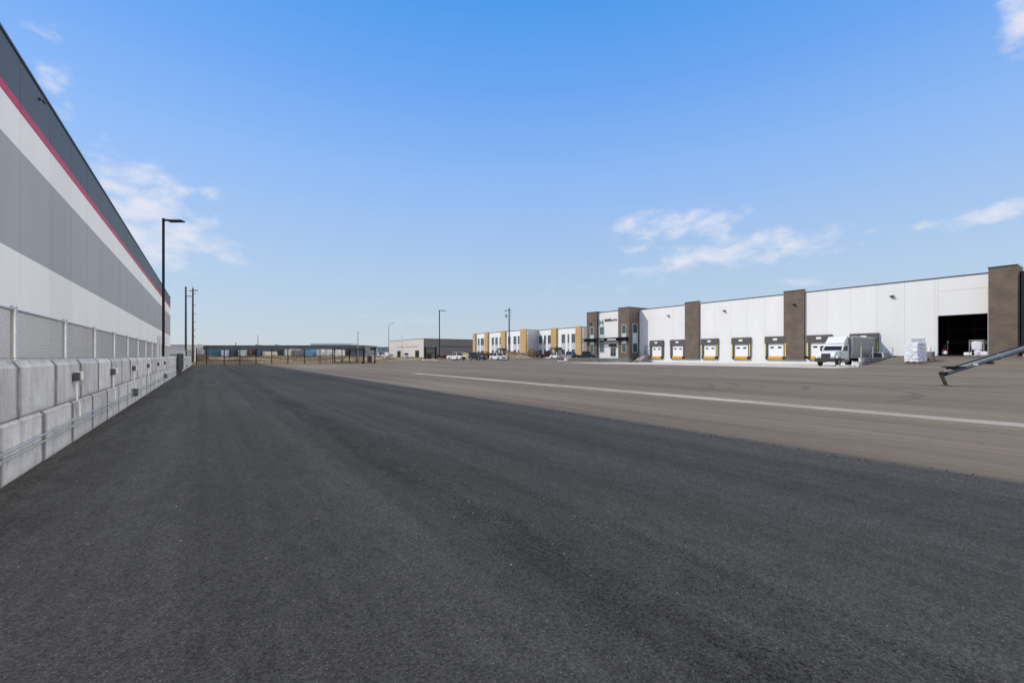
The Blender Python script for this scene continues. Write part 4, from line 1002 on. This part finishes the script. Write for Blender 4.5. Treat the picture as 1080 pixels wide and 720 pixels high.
# racking far inside
t = thing('storage_rack', 'dim storage rack deep inside the open doorway', 'rack', (92, 14, 1.334))
b = MB()
for y in (-4, -1.3, 1.4, 4.1):
    for x in (-.5, .5): b.bar((x, y, 0), (x, y, 5), .1)
b.build('upright', M['steel_blue'], t)
b = MB()
for z in (.2, 2, 3.8):
    for x in (-.5, .5): b.bar((x, -4, z), (x, 4.1, z), .12)
b.build('beam', M['grey_paint'], t)

# ------------------------------------------------------------------ conveyor at the right edge
cz = 20.0; c0 = at(996, cz)
cv_ = thing('conveyor', 'long blue grey tube conveyor with rusty foot rising out of the right edge', 'conveyor', (c0[0], c0[1], 0), -TH)
sl = math.tan(R(17.2)); LN = 12.0
def cp(d, off=0.0): return (d, 0, .56+d*sl+off)
b = MB(); n = 14
b.tube(cp(-.02), cp(LN), .122, .122, 18); 
for d in (2.4, 4.9, 7.4, 9.9): b.tube(cp(d-.03), cp(d+.03), .14, .14, 18)
b.build('tube', M['steel_blue'], cv_, True)
b = MB(); b.bar(cp(.1, .14), cp(LN, .14), .05, .06); b.build('top_rail', M['black_metal'], cv_)
b = MB(); b.bar(cp(-.05, .0), cp(.25, .0), .2, .18); b.tube((-.04, -.14, .55), (-.04, .14, .55), .085, .085, 14); b.build('inlet', M['black_metal'], cv_)
b = MB(); h0 = cp(.35, .14); b.add([(.08, -.34, .86), (.82, -.34, .88), (.82, .34, .88), (.08, .34, .86), (.3, -.12, h0[2]-.04), (.6, -.12, h0[2]+.06), (.6, .12, h0[2]+.06), (.3, .12, h0[2]-.04)], [(0, 1, 5, 4), (1, 2, 6, 5), (2, 3, 7, 6), (3, 0, 4, 7), (4, 5, 6, 7)]); b.build('hopper', M['black_metal'], cv_)
b = MB(); b.bar((-.14, -.05, .48), (.07, -.05, .01), .06); b.bar((-.14, .05, .48), (.07, .05, .01), .04); b.box(-.03, .22, -.16, .2, 0, .025); b.build('foot', M['rust'], cv_)
b = MB(); q = cp(1.28, 0); b.box(q[0]-.1, q[0]+.1, -.131, -.123, q[2]-.05, q[2]+.07); b.build('sticker', M['door_white'], cv_)
b = MB(); q = cp(2.05, -.15); b.box(q[0]-.1, q[0]+.1, -.09, .09, q[2]-.07, q[2]+.03); b.build('clamp', M['black_metal'], cv_)
b = MB(); 
for s in (-1, 1):
    b.bar((5.6, s*.25, 2.0), (7.9, s*.9, .5), .10); b.bar(cp(9.5, -.15), (7.9, s*.9, .5), .09)
b.bar((7.9, -1.0, .5), (7.9, 1.0, .5), .1); b.build('undercarriage', M['wood'], cv_)
b = MB(); b.bar((3.3, -.3, 1.36), (4.2, -.3, 1.36), .2, .14); b.build('brace_plank', M['wood'], cv_)
for s in (-1, 1): wheel(cv_, 7.9, s*1.05, .33, .2, s)

# ------------------------------------------------------------------ buildings beyond
def office(label, X, ya, yb, H, piers, wins, canopies, xdeep, zb):
    t = thing('office_building', label, 'office building', (X, 0, zb))
    b = MB(); b.box(0, .4, ya, yb, 0, H); b.build('wall', M['offwhite'], t)
    b = MB(); b.box(.402, xdeep, ya+.002, yb, 0, H); b.build('side_wall', M['grey_clad'], t)
    b = MB(); b.box(-.05, xdeep, ya-.03, yb+.03, H, H+.16); b.build('roof_edge', M['flash'], t)
    for (p0, p1) in piers:
        y0, y1 = sorted((facade_y(p0, X), facade_y(p1, X)))
        MB().box(-.55, -.003, y0, y1, 0, H+.35).build('pier', M['ochre'], t)
    for (p0, p1) in wins:
        y0, y1 = sorted((facade_y(p0, X), facade_y(p1, X)))
        win_x(0, y0, y1, [(.9, 2.9, 'g'), (2.9, 4.7, 's'), (4.7, 7.3, 'g')], t)
    for (p0, p1) in canopies:
        y0, y1 = sorted((facade_y(p0, X), facade_y(p1, X)))
        b = MB(); b.box(-2.6, -.003, y0, y1, 2.9, 3.5); b.box(-2.5, -2.2, y0+.1, y0+.4, 0, 2.9); b.box(-2.5, -2.2, y1-.4, y1-.1, 0, 2.9); b.build('canopy', M['slate_clad'], t)
    return t
office('two storey white office with ochre piers, right beside the dock warehouse', 87.0, 92.0, 112.6, 9.0,
       [(582.3, 588), (608.3, 614)], [(568.7, 571.7), (574, 575.8), (578, 581), (592.5, 596), (598.8, 600.2), (603, 606.7)], [(587.0, 592.5)], 22, .33)
office('two storey white office with ochre piers, farther one with the grey side wall', 82.4, 112.0, 145.5, 9.0,
       [(550, 556), (529.3, 534), (512.2, 515.6), (500, 502.4)], [(504, 505.8), (507.2, 510.4), (518.7, 521), (522.6, 525), (527, 528.3), (536, 538.5), (541.7, 544.6), (546.3, 548)], [(531.0, 534.5)], 24, .33)
bb = thing('beige_building', 'low beige building with a dark grey side wall in the distance', 'building', (84.8, 0, .3))
MB().box(0, .5, 197.9, 246, 0, 9.0).build('wall', M['beige'], bb)
MB().box(0.0, 40, 197.5, 197.88, 0, 9.05).build('side_wall', M['slate_clad'], bb)
MB().box(.51, 40, 197.9, 246, 0, 8.8).build('core_wall', M['grey_clad'], bb)
MB().box(-.05, 40.05, 197.45, 246, 9.06, 9.25).build('roof_edge', M['flash'], bb)
MB().box(-.02, -.002, 205, 235, 5.4, 5.8).build('trim_band', M['grey_paint'], bb)
MB().box(9, 28, 197.47, 197.497, 5.2, 5.9).build('trim_band', M['flash'], bb)
MB().box(31.5, 32.1, 197.35, 197.49, 0, 8.6).build('downpipe', M['grey_clad'], bb)
for (p0, p1) in ((419, 422.6), (438, 442)):
    y0, y1 = sorted((facade_y(p0, 84.8), facade_y(p1, 84.8))); MB().box(-.08, -.002, y0, y1, 0, 3.6).build('door', M['black_metal'], bb)
MB().box(36, 37.6, 197.4, 197.49, 1.5, 5.0).build('door', M['black_metal'], bb)
# long terminal with its trailers
pa = at(180, 222); Lt = math.dist(pa, at(388, 222))
tm = thing('terminal_building', 'long low blue grey freight terminal across the far horizon', 'terminal', (pa[0], pa[1], .2), -TH)
b = MB(); b.box(0, Lt*.985, 0, 20, 4.0, 6.0); b.box(0, Lt*.985, 1.5, 20, 0, 4.0); b.build('wall', M['terminal'], tm)
b = MB(); b.box(-.3, Lt*.99, -1.5, 20.3, 6.0, 6.3); b.build('roof', M['terminal_dark'], tm)
for k in range(22):
    x = 2+k*Lt*.95/22
    MB().box(x, x+2.4, 1.4, 1.496, 0.6, 3.6).build('bay_door', M[['flash', 'terminal_dark', 'grey_paint', 'flash'][k % 4]], tm)
b = MB(); b.box(Lt*.69, Lt*.90, 4, 14, 6.3, 7.3); b.build('roof_housing', M['grey_clad'], tm)
for x in (Lt*.1, Lt*.4, Lt*.5): MB().box(x, x+1.5, 5, 7, 6.3, 7.0).build('roof_vent', M['grey_clad'], tm)
def trailer(label, px0, px1, z, col, cname, h=3.4, rz=None):
    pc = at((px0+px1)/2, z); w = max(1.2, (px1-px0)/FPX*z)
    t = thing('semi_trailer' if w > 2.6 else 'cargo_container', label, 'trailer' if w > 2.6 else 'container', (pc[0], pc[1], .3), -TH-.22 if rz is None else rz)
    m = PAINTS.get(cname) or PAINTS.setdefault(cname, mat(cname+'_panel_paint', col, .6, .07, .8))
    b = MB(); b.box(-w/2, w/2, -3.5, 3.5, .95, h); bd = b.build('box', m, t, bevel=.04)
    b = MB()
    for x in (-w/2+.04, 0, w/2-.04): b.box(x-.05, x+.05, -3.54, -3.502, .95, h)
    b.build('door_frame', M['grey_paint'], bd)
    MB().box(-w/2+.1, w/2-.1, -3.3, 3.3, .75, .93).build('chassis', M['truck_frame'], t)
    for x in (-w/2+.2, w/2-.2):
        for y in (-2.4, 2.2):
            b = MB(); b.tube((x-.12, y, .45), (x+.12, y, .45), .45, .45, 14); b.build('wheel', M['black'], t)
TR = [(205, 212, 'grey', (.30, .31, .33), 3.6, 'grey trailer at the left end of the terminal'),
      (219.2, 222.2, 'pale', (.55, .56, .56), 2.9, 'small pale container left of the teal trailer'),
      (223, 230.5, 'teal', (.02, .10, .15), 3.9, 'dark teal trailer at the terminal, left of the lavender white one'),
      (239.6, 248, 'lavender_white', (.55, .55, .65), 3.5, 'lavender white trailer left of the dark navy one'),
      (248.6, 253.4, 'navy_box', (.02, .03, .07), 3.8, 'dark navy trailer right of the lavender white one'),
      (257.6, 266.4, 'bone', (.62, .60, .57), 3.5, 'bone white trailer left of the maroon one'),
      (267, 272, 'maroon_box', (.09, .02, .018), 3.8, 'dark maroon trailer right of the bone white one'),
      (276.5, 281, 'royal', (.025, .05, .12), 3.7, 'deep blue trailer right of the maroon one'),
      (283, 286.4, 'cream_box', (.66, .62, .54), 2.9, 'small cream container right of the deep blue trailer'),
      (305.8, 312.2, 'ivory', (.72, .68, .58), 3.9, 'ivory trailer standing alone before the middle of the terminal'),
      (314, 318, 'ash', (.20, .19, .18), 3.6, 'ash grey container right of the ivory trailer'),
      (327.6, 334, 'sky_blue', (.10, .30, .46), 3.9, 'light blue trailer at the right half of the terminal'),
      (339, 343, 'white_box', (.76, .75, .73), 3.8, 'white container right of the light blue trailer'),
      (347.6, 351.4, 'white_box', (.76, .75, .73), 3.7, 'white container seen just left of the gate frame'),
      (355.4, 359, 'white_box', (.76, .75, .73), 3.7, 'white container seen through the left bay of the gate')]
for p0, p1, cn, c, h, lab in TR: trailer(lab, p0, p1, 196, c, cn, h)
pb_ = at(398, 330); db = thing('distant_building', 'dim blue grey shed on the horizon left of the beige building', 'shed', (pb_[0], pb_[1], .2), -TH)
MB().box(0, 12, 0, 12, 0, 7.2).build('wall', M['terminal'], db); MB().box(-.2, 12.2, -.2, 12.2, 7.2, 7.6).build('roof', M['terminal_dark'], db)
pb_ = at(386, 360); db = thing('distant_building', 'dark low shed on the horizon behind the black sliding gate', 'shed', (pb_[0], pb_[1], .2), -TH)
MB().box(-14, 4, 0, 12, 0, 6.4).build('wall', M['terminal_dark'], db); MB().box(-14.2, 4.2, -.2, 12.2, 6.4, 6.8).build('roof', M['flash'], db)
pb_ = at(186, 205); db = thing('distant_building', 'pale grey shed glimpsed past the end of the banded warehouse', 'shed', (pb_[0], pb_[1], .2), -TH)
MB().box(-8, 4, 0, 12, 0, 6.0).build('wall', M['grey_clad'], db); MB().box(-8.2, 4.2, -.2, 12.2, 6.0, 6.3).build('roof', M['beige'], db)

# ------------------------------------------------------------------ mounds, shrubs, straw, loose stones
def mound(label, px, z, rx, ry, h, seed, m='dirt'):
    p = at(px, z); b = MB(); n = 26
    for j in range(n+1):
        for i in range(n+1):
            x, y = (i/n*2-1), (j/n*2-1); r = math.hypot(x, y)
            hh = h*min(1, 1.7*sm(1.05-r))*(.9+.5*noise.noise(Vector((x*2.2, y*2.2, seed)))) + .14*h*noise.noise(Vector((x*7, y*7, seed)))
            b.v.append((x*rx, y*ry, max(-.1, hh) if r < 1 else -.12))
    b.f = [(j*(n+1)+i, j*(n+1)+i+1, (j+1)*(n+1)+i+1, (j+1)*(n+1)+i) for j in range(n) for i in range(n)]; b.mi = [0]*len(b.f)
    o = b.build('dirt_mound', M[m], smooth=True); o.location = (p[0], p[1], g(*p)-.05); o.rotation_euler = (0, 0, -TH); return tag(o, label, 'dirt mound')
mound('brown dirt mound beyond the far end of the block wall', 211, 79, 1.9, 2.4, 1.15, 3)
mound('long brown dirt bank behind the utility pole and the cars', 545, 117, 5.4, 3, 1.7, 8, 'scrub')
mound('higher brown dirt heap left of the maroon pickup', 562.5, 118, 2.6, 2.6, 2.5, 12)
mound('pale straw covered bank behind the dark navy car', 497, 122, 4.5, 3, 1.6, 15, 'straw')
def shrub(label, px, z, r, h, seed, zb=None):
    p = at(px, z); rnd = random.Random(seed); b = MB()
    t = thing('dry_shrub', label, 'shrub', (p[0], p[1], g(*p)+(zb or 0)))
    for k in range(70):
        a_ = rnd.random()*6.28; rr = r*math.sqrt(rnd.random()); hh = h*(.55+.45*rnd.random())*(1-.4*(rr/r)**2)
        b.bar((rr*.25*math.cos(a_), rr*.25*math.sin(a_), 0), (rr*math.cos(a_), rr*math.sin(a_), hh), .035)
    b.build('stem', M['twig'], t)
    b = MB()
    for k in range(520):
        a_ = rnd.random()*6.28; rr = r*math.sqrt(rnd.random()); zz = h*(.15+.85*rnd.random())*(1-.35*(rr/r)**2); s = .09+.1*rnd.random()
        d = Vector((rnd.uniform(-1, 1), rnd.uniform(-1, 1), rnd.uniform(-1, 1))).normalized()*s; e_ = d.cross(Vector((rnd.random(), rnd.random(), 1))).normalized()*s*.6
        c = Vector((rr*math.cos(a_), rr*math.sin(a_), zz)); b.add([c-d, c+e_, c+d, c-e_], [(0, 1, 2, 3)])
    b.build('foliage', M['twig'], t)
SH = [(506, 124, 1.5, 1.6, 'rust brown dry shrub left of the white car, before the farther office'), (512.5, 124, 1.7, 2.0, 'taller rust brown shrub behind the gap between navy and white cars'), (518.5, 125, 1.3, 1.7, 'rust brown shrub just behind the white car roof'), (543, 119, 1.0, 1.1, 'low brown shrub right of the utility pole'), (462.5, 108, .7, 1.2, 'small dark shrub at the foot of the black lamp post'), (470, 112, 1.0, 1.2, 'brown shrub left of the white pickup tailgate'), (531.5, 118, 1.1, 1.6, 'brown shrub between the white car and the utility pole')]
for i, (px, z, r, h, lab) in enumerate(SH): shrub(lab, px, z, r, h, 40+i)
# straw tufts, uncountable
b = MB(); rnd = random.Random(5)
def tuft(x, y, z, s):
    for k in range(7):
        a_ = rnd.random()*6.28; l_ = s*(.6+.6*rnd.random()); w = .02+.02*rnd.random(); lean = l_*.5*rnd.random()
        dx, dy = math.cos(a_), math.sin(a_)
        b.add([(x-dy*w, y+dx*w, z), (x+dy*w, y-dx*w, z), (x+dx*lean, y+dy*lean, z+l_)], [(0, 1, 2)])
for k in range(5200):
    px = rnd.uniform(203, 450) if rnd.random() < .8 else rnd.uniform(450, 600); z = rnd.uniform(80 if px < 400 else 92, 150)
    if px > 450: z = rnd.uniform(110, 128)
    x, y = at(px, z)
    if (6 < x < 46 and y < 92 and x > 27) or (46 < x < 82 and y < 108): continue
    if y < 81: continue
    zz = max(berm(x, y), g(x, y)-.06); tuft(x, y, zz, rnd.uniform(.15, .5))
tag(b.build('straw', M['straw']), 'dry straw coloured grass tufts beyond the far fence', 'dry grass', kind='stuff')
# loose stones on the asphalt: too many and too small to count
b = MB(); rnd = random.Random(11)
for k in range(520):
    x = rnd.choice([rnd.uniform(-1.65, -.6), rnd.gauss(2.4, .35), rnd.uniform(-1.6, 7), rnd.gauss(7.0, .07), rnd.gauss(7.0, .1), rnd.gauss(7.02, .05)]); y = rnd.uniform(.8, 9)**1.25
    s = rnd.uniform(.003, .007)
    b.blob((x, y, .009), s*1.3, s, s*.8, seed=k, amp=.5, seg=6, rings=4, k=0 if rnd.random() < .55 else 1)
for k in range(520):
    y = rnd.uniform(1.0, 30); x = rnd.gauss(7.03, .07) + .10*noise.noise(Vector((y*.5, 1.3, 0))); s = rnd.uniform(.005, .011)
    b.blob((x, y, .008), s*1.3, s, s*.7, seed=k, amp=.5, seg=6, rings=4, k=0 if rnd.random() < .5 else 1)
for k in range(60):
    y = rnd.uniform(1.2, 7); x = rnd.gauss(2.0+rnd.choice([0, .6]), .2); s = rnd.uniform(.003, .0075)
    b.blob((x, y, .009), s*1.3, s, s*.8, seed=k, amp=.6, seg=6, rings=4, k=0 if rnd.random() < .45 else 1)
tag(b.build('gravel', [M['pebble'], M['dark_stone']]), 'loose stone chips scattered over the fresh asphalt', 'stone chips', kind='stuff')
